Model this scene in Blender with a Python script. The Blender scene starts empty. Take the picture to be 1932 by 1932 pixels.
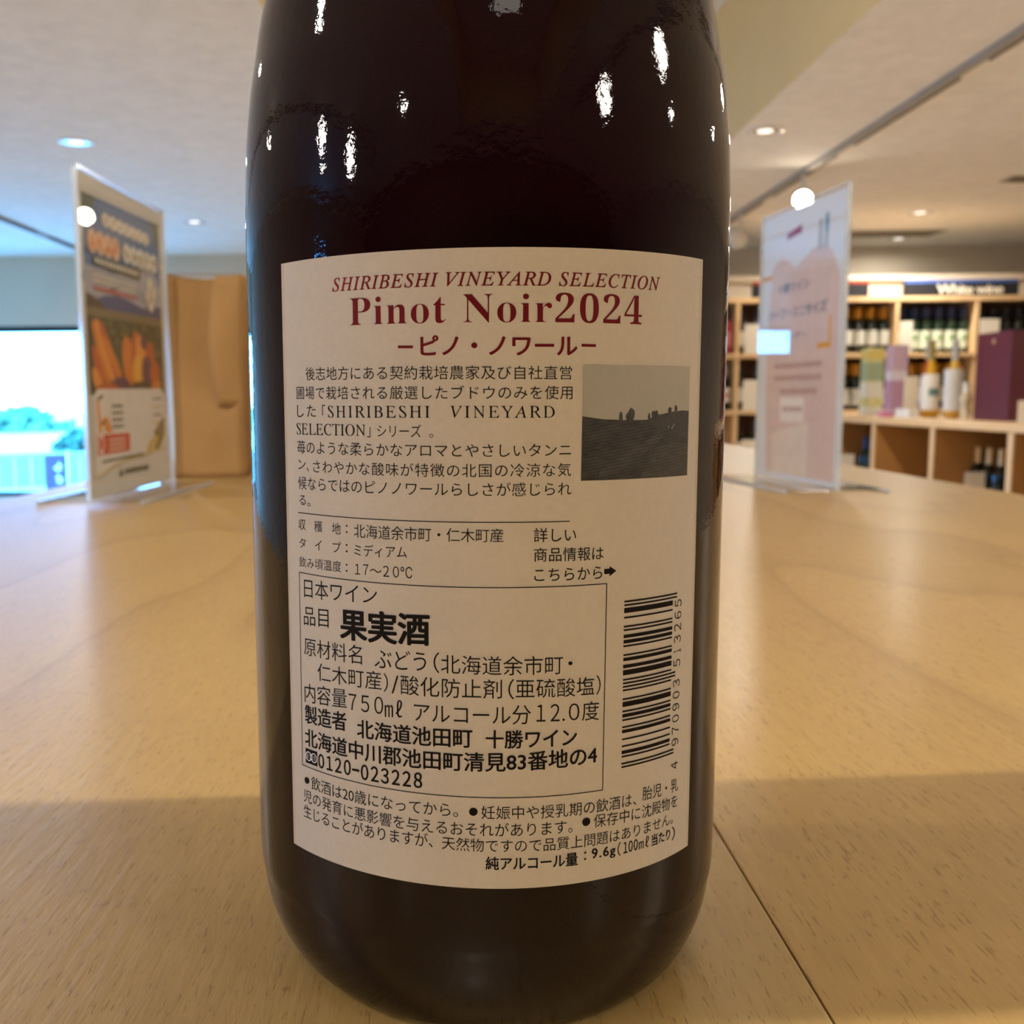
import bpy, bmesh, math, random
from math import sin, cos, pi, radians, hypot
from mathutils import Vector, Matrix

# ------------------------------------------------------------------ camera, world, light, exposure
sc = bpy.context.scene
COL = sc.collection
F_PX, W_PX = 1870.37, 1932.0
YAW, PITCH, ROLL = -0.0366013, 0.1149543, -0.0067078
CAM_LOC = Vector((-0.0053386, -0.1796014, 0.0985))
_f = Vector((sin(YAW) * cos(PITCH), cos(YAW) * cos(PITCH), -sin(PITCH)))
_r0 = Vector((cos(YAW), -sin(YAW), 0)); _u0 = _r0.cross(_f)
_r = _r0 * cos(ROLL) + _u0 * sin(ROLL); _u = -_r0 * sin(ROLL) + _u0 * cos(ROLL)
cd = bpy.data.cameras.new('camera'); cam = bpy.data.objects.new('camera', cd); COL.objects.link(cam)
cam.matrix_world = Matrix(((_r.x, _u.x, -_f.x, CAM_LOC.x), (_r.y, _u.y, -_f.y, CAM_LOC.y),
                           (_r.z, _u.z, -_f.z, CAM_LOC.z), (0, 0, 0, 1)))
cd.sensor_width = 36; cd.lens = F_PX / W_PX * 36; cd.shift_x = (966 - 789.12) / W_PX
cd.clip_start = 0.001; cd.clip_end = 500
cd.dof.use_dof = True; cd.dof.focus_distance = 0.148; cd.dof.aperture_fstop = cd.lens / 0.95
sc.camera = cam

sc.view_settings.view_transform = 'Standard'; sc.view_settings.look = 'None'
sc.view_settings.gamma = 1.0; sc.view_settings.use_curve_mapping = False
sc.view_settings.exposure = 0.28

SKY = (0.085, 0.40, 1.0); SKY_STRENGTH = 29.0
WARM = (1.0, 0.92, 0.81)
w = bpy.data.worlds.new('sky'); sc.world = w; w.use_nodes = True
wn = w.node_tree; bg = wn.nodes['Background']
tc = wn.nodes.new('ShaderNodeTexCoord'); sx = wn.nodes.new('ShaderNodeSeparateXYZ'); rp = wn.nodes.new('ShaderNodeValToRGB')
wn.links.new(tc.outputs['Generated'], sx.inputs[0]); wn.links.new(sx.outputs['Z'], rp.inputs[0]); wn.links.new(rp.outputs[0], bg.inputs[0])
rp.color_ramp.elements[0].color = (SKY[0] * 1.05, SKY[1], SKY[2], 1); rp.color_ramp.elements[1].color = (SKY[0] * .8, SKY[1] * .9, SKY[2], 1)
bg.inputs[1].default_value = SKY_STRENGTH

def area(name, loc, direction, sx_, sy_, power, color, shape='RECTANGLE', spread=180):
    l = bpy.data.lights.new(name, 'AREA'); l.shape = shape; l.size = sx_; l.size_y = sy_; l.energy = power; l.color = color
    l.spread = radians(spread)
    o = bpy.data.objects.new(name, l); COL.objects.link(o); o.location = loc
    o.rotation_euler = Vector(direction).to_track_quat('-Z', 'Y').to_euler()
    return o
# daylight portals in the two window openings
for nm, loc, dr, a, b in (('window_portal', (-3.6, 7.98, -0.02), (0, -1, 0), 2.8, 1.4), ('window_portal', (-5.28, -1.0, 0.55), (1, 0, 0), 0.6, 0.7)):
    p = area(nm, loc, dr, a, b, 1, (1, 1, 1)); p.data.cycles.is_portal = True
# key: the ceiling spotlight behind the photographer
KEY = (-0.12, -0.96, 1.20)
kl = bpy.data.lights.new('key_spot', 'SPOT'); kl.energy = 62; kl.color = WARM; kl.spot_size = radians(75); kl.spot_blend = 0.6; kl.shadow_soft_size = 0.0002
ko = bpy.data.objects.new('key_spot', kl); COL.objects.link(ko); ko.location = KEY
ko.rotation_euler = (Vector((0.15, 0.35, 0)) - Vector(KEY)).to_track_quat('-Z', 'Y').to_euler()
# the room's recessed ceiling lamps: a wide warm lamp under each
DOWN = [(-1.70, 4.38), (-1.70, 6.42), (1.36, 4.38), (2.97, 6.43), (-1.70, 2.2), (-1.70, 0.0), (3.2, 2.2), (3.2, 0.0), (-1.7, -2.2), (3.3, 7.5)]  # last one is added to lighten the wall above the rack
for (x, y) in DOWN:
    area('downlight_lamp', (x, y, 1.235), (0, 0, -1), 0.09, 0.09, (4 if y > 7 else 22) if x > 1 else 15, WARM, 'DISK', 170)
# added fill lamps in the raised part of the ceiling, without fixtures
for (x, y) in ((0.35, 0.3), (0.35, 2.6), (0.35, -2.0)):
    area('coffer_fill', (x, y, 1.88), (0, 0, -1), 0.5, 0.5, 3, WARM, 'SQUARE')
# track spotlights left and right behind the camera that rake the table and the bottle's sides
for (x, y, e_) in ((-2.87, -0.55, 42), (-2.87, -1.45, 46), (1.80, -1.35, 26), (1.80, -0.10, 16), (1.80, 5.165, 4), (1.80, 6.30, 4)):
    l = bpy.data.lights.new('track_lamp', 'SPOT'); l.energy = e_; l.color = WARM; l.spot_size = radians(70); l.spot_blend = .8; l.shadow_soft_size = (.12 if x > 0 else .09) if y < 3 else .04
    o = bpy.data.objects.new('track_lamp', l); COL.objects.link(o); o.location = (x, y, 1.05)
    o.rotation_euler = (Vector((0, .1, 0)) - Vector((x, y, 1.05)) if y < 3 else Vector((.9, .9, -1.0))).to_track_quat('-Z', 'Y').to_euler()
# ------------------------------------------------------------------ helpers
random.seed(7)
def tag(o, label=None, cat=None, group=None, kind=None):
    if label: o['label'] = label
    if cat: o['category'] = cat
    if group: o['group'] = group
    if kind: o['kind'] = kind
    return o
def thing(name, label, cat, loc=(0, 0, 0), rz=0.0, group=None):
    o = bpy.data.objects.new(name, None); COL.objects.link(o); o.location = loc; o.rotation_euler = (0, 0, rz)
    o.empty_display_size = 0.05
    return tag(o, label, cat, group)
def obj(name, me, parent=None, mats=None, loc=(0, 0, 0), rot=(0, 0, 0), label=None):
    if isinstance(me, bmesh.types.BMesh):
        m = bpy.data.meshes.new(name); me.to_mesh(m); me.free(); me = m
    if mats is not None:
        for m_ in (mats if isinstance(mats, (list, tuple)) else [mats]): me.materials.append(m_)
    o = bpy.data.objects.new(name, me); COL.objects.link(o); o.parent = parent; o.location = loc; o.rotation_euler = rot
    if label: o['label'] = label
    return o
def dup(root, loc, rz=None, label=None, group=None):
    r = root.copy(); COL.objects.link(r); r.location = loc
    if rz is not None: r.rotation_euler = (0, 0, rz)
    if label: r['label'] = label
    if group: r['group'] = group
    for ch in list(root.children):
        c = ch.copy(); COL.objects.link(c); c.parent = r
        for g in list(ch.children):
            d = g.copy(); COL.objects.link(d); d.parent = c
    return r
def box(bm, x0, x1, y0, y1, z0, z1, bev=0.0, mi=0):
    vs = [bm.verts.new(p) for p in ((x0, y0, z0), (x1, y0, z0), (x1, y1, z0), (x0, y1, z0), (x0, y0, z1), (x1, y0, z1), (x1, y1, z1), (x0, y1, z1))]
    fs = [bm.faces.new([vs[i] for i in q]) for q in ((3, 2, 1, 0), (4, 5, 6, 7), (0, 1, 5, 4), (1, 2, 6, 5), (2, 3, 7, 6), (3, 0, 4, 7))]
    for f in fs: f.material_index = mi
    if bev:
        es = set(e for f in fs for e in f.edges)
        bmesh.ops.bevel(bm, geom=list(es), offset=bev, segments=2, affect='EDGES', profile=0.6)
    return bm
def boxm(x0, x1, y0, y1, z0, z1, bev=0.0):
    return box(bmesh.new(), x0, x1, y0, y1, z0, z1, bev)
def lathe(prof, seg=32, bm=None, smooth=True, mi=0):
    bm = bm or bmesh.new(); rings = []
    for (r, z) in prof:
        if r <= 1e-7: rings.append([bm.verts.new((0, 0, z))])
        else: rings.append([bm.verts.new((r * sin(2 * pi * i / seg), -r * cos(2 * pi * i / seg), z)) for i in range(seg)])
    for a, b in zip(rings, rings[1:]):
        for i in range(seg):
            j = (i + 1) % seg
            q = [a[0]] if len(a) == 1 else [a[i], a[j]]
            q += [b[0]] if len(b) == 1 else [b[j], b[i]]
            if len(q) >= 3:
                f = bm.faces.new(q); f.smooth = smooth; f.material_index = mi
    return bm
def poly(bm, pts, mi=0):
    f = bm.faces.new([bm.verts.new(p) for p in pts]); f.material_index = mi; return f

# ------------------------------------------------------------------ materials (all node based)
def mat(name, col, rough=0.5, spec=0.5, metal=0.0, var=0.06, scale=8.0, bump=0.0, bscale=200.0, coat=0.0, coatr=0.1, emis=None, estr=0.0, trans=0.0, ior=1.45, aniso=(1, 1, 1)):
    m = bpy.data.materials.new(name); m.use_nodes = True; nt = m.node_tree; N = nt.nodes; Lk = nt.links
    p = N['Principled BSDF']; p.inputs['Roughness'].default_value = rough; p.inputs['Metallic'].default_value = metal
    p.inputs['Specular IOR Level'].default_value = spec; p.inputs['IOR'].default_value = ior
    p.inputs['Coat Weight'].default_value = coat; p.inputs['Coat Roughness'].default_value = coatr
    p.inputs['Transmission Weight'].default_value = trans
    t = N.new('ShaderNodeTexCoord'); mp = N.new('ShaderNodeMapping'); mp.inputs['Scale'].default_value = aniso; Lk.new(t.outputs['Object'], mp.inputs[0])
    n = N.new('ShaderNodeTexNoise'); n.inputs['Scale'].default_value = scale; n.inputs['Detail'].default_value = 4; Lk.new(mp.outputs[0], n.inputs['Vector'])
    r = N.new('ShaderNodeValToRGB'); r.color_ramp.elements[0].position = .3; r.color_ramp.elements[1].position = .7
    r.color_ramp.elements[0].color = tuple(c * (1 - var) for c in col[:3]) + (1,); r.color_ramp.elements[1].color = tuple(min(1, c * (1 + var)) for c in col[:3]) + (1,)
    Lk.new(n.outputs['Fac'], r.inputs[0]); Lk.new(r.outputs[0], p.inputs['Base Color'])
    if bump:
        b = N.new('ShaderNodeBump'); b.inputs['Strength'].default_value = bump; b.inputs['Distance'].default_value = 0.001
        n2 = N.new('ShaderNodeTexNoise'); n2.inputs['Scale'].default_value = bscale; n2.inputs['Detail'].default_value = 3
        Lk.new(mp.outputs[0], n2.inputs['Vector']); Lk.new(n2.outputs['Fac'], b.inputs['Height']); Lk.new(b.outputs[0], p.inputs['Normal'])
    if emis:
        p.inputs['Emission Color'].default_value = tuple(emis) + (1,); p.inputs['Emission Strength'].default_value = estr
    return m
def thin_glass(name, tint=(1, 1, 1), ior=1.49, refl=1.0):
    m = bpy.data.materials.new(name); m.use_nodes = True; nt = m.node_tree; N = nt.nodes; Lk = nt.links
    N.remove(N['Principled BSDF']); out = N['Material Output']
    tr = N.new('ShaderNodeBsdfTransparent'); tr.inputs[0].default_value = tuple(tint) + (1,)
    gl = N.new('ShaderNodeBsdfGlossy'); gl.inputs['Roughness'].default_value = 0.0
    fr = N.new('ShaderNodeFresnel'); fr.inputs[0].default_value = ior; mx = N.new('ShaderNodeMixShader')
    mu = N.new('ShaderNodeMath'); mu.operation = 'MULTIPLY'; mu.inputs[1].default_value = refl
    ge = N.new('ShaderNodeNewGeometry'); iv = N.new('ShaderNodeMath'); iv.operation = 'SUBTRACT'; iv.inputs[0].default_value = 1.0; Lk.new(ge.outputs['Backfacing'], iv.inputs[1]); m2 = N.new('ShaderNodeMath'); m2.operation = 'MULTIPLY'; Lk.new(fr.outputs[0], m2.inputs[0]); Lk.new(iv.outputs[0], m2.inputs[1])
    Lk.new(m2.outputs[0], mu.inputs[0]); Lk.new(mu.outputs[0], mx.inputs[0]); Lk.new(tr.outputs[0], mx.inputs[1]); Lk.new(gl.outputs[0], mx.inputs[2]); Lk.new(mx.outputs[0], out.inputs[0])
    return m
def wood(name, light, dark, along=(1, 0.12, 1), rough=0.44, coat=0.10, bands=2.2, bump=0.4):
    """pale sliced veneer: broad contour figure, fine grain and short pores running along Y"""
    m = bpy.data.materials.new(name); m.use_nodes = True; nt = m.node_tree; N = nt.nodes; Lk = nt.links
    p = N['Principled BSDF']; p.inputs['Roughness'].default_value = rough; p.inputs['Coat Weight'].default_value = coat; p.inputs['Coat Roughness'].default_value = 0.22
    t = N.new('ShaderNodeTexCoord')
    def mapping(s, rot=0.0):
        mp = N.new('ShaderNodeMapping'); mp.inputs['Scale'].default_value = s; mp.inputs['Rotation'].default_value = (0, 0, rot); Lk.new(t.outputs['Object'], mp.inputs[0]); return mp
    def noise(mp, sc_, det=3, rg=.5):
        n = N.new('ShaderNodeTexNoise'); n.inputs['Scale'].default_value = sc_; n.inputs['Detail'].default_value = det; n.inputs['Roughness'].default_value = rg; Lk.new(mp.outputs[0], n.inputs['Vector']); return n
    def math_(op, a, b=None):
        q = N.new('ShaderNodeMath'); q.operation = op
        for i, v in enumerate((a, b)):
            if v is None: continue
            if isinstance(v, (int, float)): q.inputs[i].default_value = v
            else: Lk.new(v, q.inputs[i])
        return q.outputs[0]
    A = mapping((1.6, 0.42, 1.0), 0.35)
    n1 = noise(A, bands, 3, .45)                       # broad figure -> contour lines
    cont = math_('FRACT', math_('MULTIPLY', n1.outputs['Fac'], 9.0))
    fig = math_('POWER', cont, 2.5)
    vein = math_('POWER', math_('ABSOLUTE', math_('MULTIPLY', math_('SUBTRACT', cont, 0.5), 2.0)), 12.0)
    B = mapping(along)
    n2 = noise(B, 420, 3, .6)                         # grain
    n3 = noise(B, 1500, 2, .5)                        # pores
    pore = math_('LESS_THAN', n3.outputs['Fac'], 0.36)
    n4 = noise(A, 1.1, 3, .6)                         # slow tone drift
    s = math_('ADD', math_('ADD', math_('MULTIPLY', fig, 0.20), math_('MULTIPLY', vein, 0.26)), math_('MULTIPLY', n2.outputs['Fac'], 0.62))
    s = math_('ADD', s, math_('MULTIPLY', n4.outputs['Fac'], 0.30))
    s = math_('SUBTRACT', s, 0.25)
    s = math_('ADD', s, math_('MULTIPLY', pore, 0.60))
    r = N.new('ShaderNodeValToRGB'); r.color_ramp.elements[0].position = 0.05; r.color_ramp.elements[1].position = 0.95
    r.color_ramp.elements[0].color = tuple(light) + (1,); r.color_ramp.elements[1].color = tuple(dark) + (1,)
    Lk.new(s, r.inputs[0]); Lk.new(r.outputs[0], p.inputs['Base Color'])
    b = N.new('ShaderNodeBump'); b.inputs['Strength'].default_value = bump; b.inputs['Distance'].default_value = 0.0004
    h = math_('SUBTRACT', n2.outputs['Fac'], math_('MULTIPLY', pore, 0.5)); Lk.new(h, b.inputs['Height']); Lk.new(b.outputs[0], p.inputs['Normal'])
    return m

M = {}
M['table'] = wood('table_veneer', (0.40, 0.265, 0.095), (0.245, 0.142, 0.040))
M['shelfwood'] = wood('shelf_wood', (0.72, 0.50, 0.27), (0.58, 0.37, 0.17), coat=.1, bump=.05)
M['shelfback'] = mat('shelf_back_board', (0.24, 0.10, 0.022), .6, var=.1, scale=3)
M['paper'] = mat('label_paper', (0.82, 0.83, 0.90), .55, .35, var=.02, scale=900, bump=.25, bscale=9000)
M['ink'] = mat('black_ink', (0.007, 0.005, 0.004), .6, .12, var=.2, scale=2000)
M['redink'] = mat('red_ink', (0.13, 0.005, 0.009), .6, .12, var=.1, scale=2000)
M['card'] = mat('white_card', (0.72, 0.66, 0.54), .6, var=.03)
M['black'] = mat('black_plastic', (0.02, 0.02, 0.022), .4, var=.1)
M['metal'] = mat('white_metal', (0.75, 0.73, 0.7), .35, var=.03)
M['chrome'] = mat('chrome', (0.8, 0.8, 0.8), .12, metal=1, var=.02)
M['wallp'] = mat('wallpaper', (0.70, 0.62, 0.50), .8, .25, var=.03, scale=3, bump=.6, bscale=60)
M['ceil'] = mat('ceiling_wallpaper', (0.84, 0.81, 0.76), .85, .2, var=.05, scale=14, bump=1.0, bscale=55)
M['coffer'] = mat('coffer_paint', (0.84, 0.66, 0.33), .7, .25, var=.03, scale=2)
M['floor'] = mat('floor_vinyl', (0.62, 0.50, 0.35), .45, .4, var=.08, scale=3)
M['frame'] = mat('window_frame_metal', (0.02, 0.022, 0.025), .4, var=.1)
M['pane'] = thin_glass('window_glass', (1, 1, 1), 1.5)
M['acrylic'] = thin_glass('clear_acrylic', (0.985, 0.99, 0.99), 1.49)
M['kraft'] = mat('kraft_paper', (0.33, 0.185, 0.07), .75, .2, var=.05, scale=30, bump=.3, bscale=700)
M['wine'] = mat('dark_wine_glass', (0.0045, 0.0005, 0.0010), .03, .24, var=.25, scale=25, bump=.035, bscale=700, ior=1.52)
def bulb(name, s, c=(1, .86, .66)): return mat(name, (1, 1, 1), .5, emis=c, estr=s)
M['bulb'] = bulb('spot_bulb', 60)
M['bulb_dim'] = bulb('downlight_bulb', 1.2, (1, .93, .82))

# ------------------------------------------------------------------ lettering
def _fancy(s, style):
    if style in ('n', 'N2') and not any(c.isalpha() for c in s): return ''.join(chr(ord(c) + 0xFEE0) if c.isdigit() else c for c in s)
    if style not in ('i', 'b', 'u'): return s
    U, Lw, Dg = {'i': (0x1D434, 0x1D44E, 48), 'b': (0x1D400, 0x1D41A, 0x1D7CE), 'u': (0x1D434, 0x1D44E, 48)}[style]
    if style == 'u' and s.isdigit(): Dg = 0x1D7CE
    o = ''
    for c in s:
        if 'A' <= c <= 'Z': o += chr(U + ord(c) - 65)
        elif 'a' <= c <= 'z': o += chr(Lw + ord(c) - 97)
        elif '0' <= c <= '9': o += chr(Dg + ord(c) - 48)
        else: o += c
    return o
OFFS = {'i': .009, 'b': -.008, 'u': 0.0, 'm': -.004, 't': -.005, 'l': -.004, 'g': 0.0, 'rg': 0.004, 'B': 0.0, 'B2': 0.0, 'n': -.004, 'N2': 0.006, 'p': 0.0, 'P': 0.006}
BOLD = {'B': [(0, 0), (-.028, 0), (.028, 0), (-.014, .012), (.014, .012), (-.014, -.012), (.014, -.012), (0, .022), (0, -.022), (-.026, .016), (.026, .016), (-.026, -.016), (.026, -.016)],
        'B2': [(0, 0), (-.016, 0), (.016, 0), (0, .011), (0, -.009), (.012, .008), (-.012, .008)], 'rg': [(0, 0), (-.020, 0), (.020, 0), (0, .015), (0, -.012)],
        'N2': [(0, 0), (-.016, 0), (.016, 0), (0, .01)], 'P': [(0, 0), (-.02, 0), (.02, 0)]}
TEXT = {}
def prepare_texts(items):
    """items: (text, style, aspect wanted) -> TEXT[(text, style)] = (verts in a 0..1 box, faces)"""
    tmp = []
    for (s, st, asp) in items:
        c = bpy.data.curves.new('tmp', 'FONT'); c.body = _fancy(s, st); c.size = 1.0; c.resolution_u = 3 if st not in ('i', 'b', 'B', 'rg') else 6
        c.offset = OFFS[st] * (1.6 if (st == 'u' and s.isdigit()) else 1) - (.008 if (st == 'u' and s.isdigit()) else 0)
        o = bpy.data.objects.new('tmp', c); COL.objects.link(o); tmp.append(o)
    def grab(o):
        me = bpy.data.meshes.new_from_object(o.evaluated_get(bpy.context.evaluated_depsgraph_get()))
        vs = [v.co.copy() for v in me.vertices]; fs = [tuple(p.vertices) for p in me.polygons]; bpy.data.meshes.remove(me); return vs, fs
    bpy.context.view_layer.update()
    for o, (s, st, asp) in zip(tmp, items):
        if len(s) > 1 and asp:
            vs, fs = grab(o)
            W = max(v.x for v in vs) - min(v.x for v in vs); H = max(v.y for v in vs) - min(v.y for v in vs)
            k = asp / (W / H); o.data.space_character = max(0.45, k ** 1.15) if st in ('n', 'N2') and k < 1 else max(0.85, min(1.7, (k ** (.5 if st == 'b' else 1.08)) if k > 1 else k ** .5))
    bpy.context.view_layer.update()
    for o, (s, st, asp) in zip(tmp, items):
        vs, fs = grab(o)
        if st == 'u': vs = [Vector((v.x - 0.27 * v.y, v.y, 0)) for v in vs] if not s.isdigit() else vs
        off = BOLD.get(st, [(0, 0)]); V = []; Fs = []
        for k, (dx, dy) in enumerate(off):
            b = len(V); V += [(v.x + dx, v.y + dy, k) for v in vs]; Fs += [tuple(i + b for i in f) for f in fs]
        x0 = min(v[0] for v in V); x1 = max(v[0] for v in V); y0 = min(v[1] for v in V); y1 = max(v[1] for v in V)
        TEXT[(s, st)] = ([((v[0] - x0) / (x1 - x0), (v[1] - y0) / (y1 - y0), v[2]) for v in V], Fs)
        c = o.data; bpy.data.objects.remove(o); bpy.data.curves.remove(c)
def put_text(bm, s, st, fn, mi=0, cuts=None):
    """fn maps (u, v in 0..1, layer) to a point"""
    V, Fs = TEXT[(s, st)]
    vs = [bm.verts.new(fn(*v)) for v in V]
    for f in Fs:
        try: q = bm.faces.new([vs[i] for i in f]); q.material_index = mi
        except ValueError: pass
LABEL_TEXT=[
('SHIRIBESHI VINEYARD SELECTION','i',-24.11,113.66,115.60,25.73,113.42,115.35),
('Pinot Noir2024','b',-21.04,108.72,112.80,22.35,108.49,112.59),
('ピノ・ノワール','rg',-10.09,104.24,107.04,11.93,104.09,106.88),
('後志地方にある契約栽培農家及び自社直営','m',-29.88,101.13,103.08,11.14,100.81,102.70),
('圃場で栽培される厳選したブドウのみを使用','m',-32.13,98.35,100.29,11.25,98.10,100.01),
('した','m',-32.09,95.68,97.51,-27.82,95.72,97.51),
('「','m',-26.49,95.96,97.51,-25.85,95.96,97.51),
('SHIRIBESHI','u',-25.33,95.66,97.40,-8.78,95.66,97.35),
('VINEYARD','u',-5.92,95.66,97.34,8.68,95.56,97.24),
('SELECTION','u',-32.31,93.04,94.80,-18.65,93.04,94.71),
('」','m',-18.35,92.89,94.33,-17.83,92.90,94.34),
('シリーズ','m',-16.71,92.99,94.72,-10.02,92.96,94.74),
('。','m',-8.87,92.89,93.45,-8.30,92.90,93.45),
('苺のような柔らかなアロマとやさしいタンニ','m',-32.27,90.22,92.16,11.11,90.18,92.03),
('ン','m',-32.10,87.81,89.27,-30.30,87.82,89.26),
('、','m',-30.07,87.59,88.15,-29.58,87.53,88.09),
('さわやかな酸味が特徴の北国の冷涼な気','m',-28.62,87.41,89.32,11.14,87.38,89.28),
('候ならではのピノノワールらしさが感じられ','m',-32.19,84.77,86.76,11.25,84.69,86.60),
('る','m',-32.01,82.39,83.85,-30.46,82.38,83.87),
('。','m',-30.11,82.24,82.85,-29.42,82.25,82.85),
('収','t',-32.28,78.44,80.17,-30.58,78.56,80.27),
('穫','t',-28.63,78.48,80.18,-26.87,78.59,80.23),
('地','t',-24.93,78.50,80.17,-23.25,78.55,80.20),
('：','t',-22.32,78.81,79.99,-21.98,78.83,80.01),
('北海道余市町・仁木町産','m',-20.84,78.24,80.28,1.52,78.25,80.20),
('タ','t',-32.24,75.74,77.22,-30.66,75.82,77.33),
('イ','t',-28.54,75.70,77.24,-27.10,75.76,77.33),
('プ','t',-24.88,75.72,77.32,-23.21,75.78,77.41),
('：','t',-22.37,75.93,77.16,-22.03,75.96,77.18),
('ミディアム','m',-20.85,75.50,77.30,-12.30,75.68,77.48),
('飲み頃温度','t',-32.34,72.75,74.37,-23.27,72.88,74.51),
('：','t',-22.43,73.04,74.19,-22.09,73.07,74.22),
('17','n',-20.75,72.79,74.33,-18.46,72.86,74.42),
('～','m',-18.20,73.27,73.82,-16.28,73.33,73.87),
('20','n',-16.02,72.80,74.43,-13.52,72.81,74.43),
('℃','m',-13.27,72.82,74.44,-11.50,72.80,74.45),
('詳しい','g',5.82,78.19,80.22,12.05,78.07,80.07),
('商品情報は','g',5.84,75.40,77.40,16.41,75.24,77.20),
('こちらから','g',5.93,72.63,74.42,16.24,72.51,74.33),
('日本ワイン','l',-31.27,68.09,71.08,-17.07,68.62,71.40),
('品目','l',-31.48,63.73,66.60,-25.94,64.07,66.93),
('果実酒','B',-23.69,62.67,67.52,-8.95,63.08,67.89),
('原材料名','l',-31.56,59.02,61.84,-19.75,59.33,62.22),
('ぶどう','l',-17.60,59.11,61.98,-9.52,59.38,62.20),
('（','l',-8.43,59.22,62.26,-7.57,59.19,62.23),
('北海道余市町','l',-7.34,59.20,62.01,10.26,58.97,61.74),
('・','l',11.06,60.21,60.75,11.71,60.16,60.71),
('仁木町産','l',-28.49,55.49,58.33,-16.48,55.89,58.68),
('）','l',-16.13,55.69,58.48,-15.44,55.69,58.48),
('/','l',-14.85,55.60,58.30,-13.76,55.63,58.33),
('酸化防止剤','l',-13.43,55.59,58.52,1.39,55.68,58.48),
('（','l',2.30,55.51,58.47,3.14,55.58,58.54),
('亜硫酸塩','l',3.36,55.73,58.53,15.20,55.45,58.21),
('）','l',15.55,55.41,58.34,16.25,55.41,58.34),
('内容量','l',-31.67,51.47,54.54,-22.60,52.20,55.20),
('750','n',-22.26,52.06,54.60,-16.26,52.23,54.88),
('㎖','l',-16.00,51.86,54.59,-13.21,52.11,54.74),
('アルコール分','l',-11.41,51.74,54.59,5.57,51.83,54.65),
('12','n',6.38,52.15,54.70,9.85,52.02,54.58),
('.','n',10.26,52.03,52.38,10.63,52.00,52.36),
('0','n',11.23,51.99,54.52,12.88,51.92,54.45),
('度','l',13.30,51.76,54.61,16.05,51.62,54.49),
('製造者','B2',-31.70,48.05,51.06,-22.72,48.61,51.58),
('北海道池田町','B2',-20.82,48.04,50.92,-2.80,48.33,51.25),
('十勝ワイン','B2',-0.91,48.30,51.05,12.55,48.10,50.89),
('北海道中川郡池田町清見83番地の4','B2',-31.81,44.41,47.36,15.84,44.99,47.89),
('0120','N2',-28.71,41.60,43.92,-22.05,41.81,44.23),
('-','N2',-21.81,42.71,43.04,-20.50,42.71,43.09),
('023228','N2',-20.22,41.61,44.05,-10.22,41.73,44.11),
('●','g',-32.12,38.10,39.51,-30.91,38.36,39.76),
('飲酒は20歳になってから。','l',-30.45,37.62,39.80,-4.93,37.79,39.88),
('●','g',-3.31,38.12,39.48,-2.08,38.16,39.53),
('妊娠中や授乳期の飲酒は、','l',-1.54,37.70,39.70,23.02,37.35,39.43),
('胎児・乳','l',24.28,37.73,39.91,32.70,37.27,39.36),
('児の発育に悪影響を与えるおそれがあります。','l',-32.42,35.14,37.25,12.01,34.96,37.08),
('●','g',13.56,35.69,36.99,14.86,35.72,37.03),
('保存中に沈殿物を','l',15.43,35.22,37.27,32.60,34.71,36.81),
('生じることがありますが、','l',-32.50,32.57,34.69,-8.69,32.86,34.98),
('天然物ですので品質上問題はありません。','l',-7.32,32.75,34.78,31.45,32.24,34.21),
('純アルコール量','B2',-0.92,29.96,31.99,12.91,29.86,31.92),
('：','B2',13.94,30.45,31.77,14.28,30.48,31.80),
('9.6g','N2',15.16,30.01,32.08,19.28,29.99,31.91),
('（','g',19.66,30.00,32.17,20.25,30.04,32.21),
('100','N2',20.74,30.18,32.03,23.51,30.21,31.98),
('㎖','l',23.73,30.15,31.93,25.84,30.12,31.91),
('当たり','B2',26.42,29.96,31.84,30.85,29.88,31.71),
('）','g',31.27,29.49,31.76,32.14,29.39,31.67),
]
# ------------------------------------------------------------------ the setting
FLOOR, CEIL, UP = -0.85, 1.25, 1.90
XL, XR, YF, YB = -5.3, 5.3, -3.6, 7.9
CX0, CX1, CY0, CY1 = -0.57, 1.25, -3.2, 6.0          # raised coffer in the ceiling
def struct(name, bm, m): return tag(obj(name, bm, None, m), kind='structure')
def rect_wall(bm, axis, c, a0, a1, b0, b1, holes, th):
    """wall panel at axis=c with thickness th, rectangular holes (a0,a1,b0,b1)"""
    cuts_a = sorted({a0, a1} | {h[0] for h in holes} | {h[1] for h in holes}); cuts_b = sorted({b0, b1} | {h[2] for h in holes} | {h[3] for h in holes})
    for i in range(len(cuts_a) - 1):
        for j in range(len(cuts_b) - 1):
            ca, cb = (cuts_a[i] + cuts_a[i + 1]) / 2, (cuts_b[j] + cuts_b[j + 1]) / 2
            if any(h[0] < ca < h[1] and h[2] < cb < h[3] for h in holes): continue
            if axis == 'y': box(bm, cuts_a[i], cuts_a[i + 1], c, c + th, cuts_b[j], cuts_b[j + 1])
            else: box(bm, c, c + th, cuts_a[i], cuts_a[i + 1], cuts_b[j], cuts_b[j + 1])
struct('floor', boxm(XL - .2, XR + .2, YF - .2, YB + .2, FLOOR - .1, FLOOR), M['floor'])
W1 = (-5.0, -2.40, -0.70, 0.70)                        # back window (x0,x1,z0,z1)
W2 = (-1.3, -0.7, 0.20, 0.90)                          # side window (y0,y1,z0,z1)
bm = bmesh.new(); rect_wall(bm, 'y', YB, XL - .2, XR + .2, FLOOR, UP, [W1], .2); struct('wall_back', bm, M['wallp'])
bm = bmesh.new(); rect_wall(bm, 'x', XL - .2, YF, YB, FLOOR, UP, [W2], .2); struct('wall_left', bm, M['wallp'])
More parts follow.
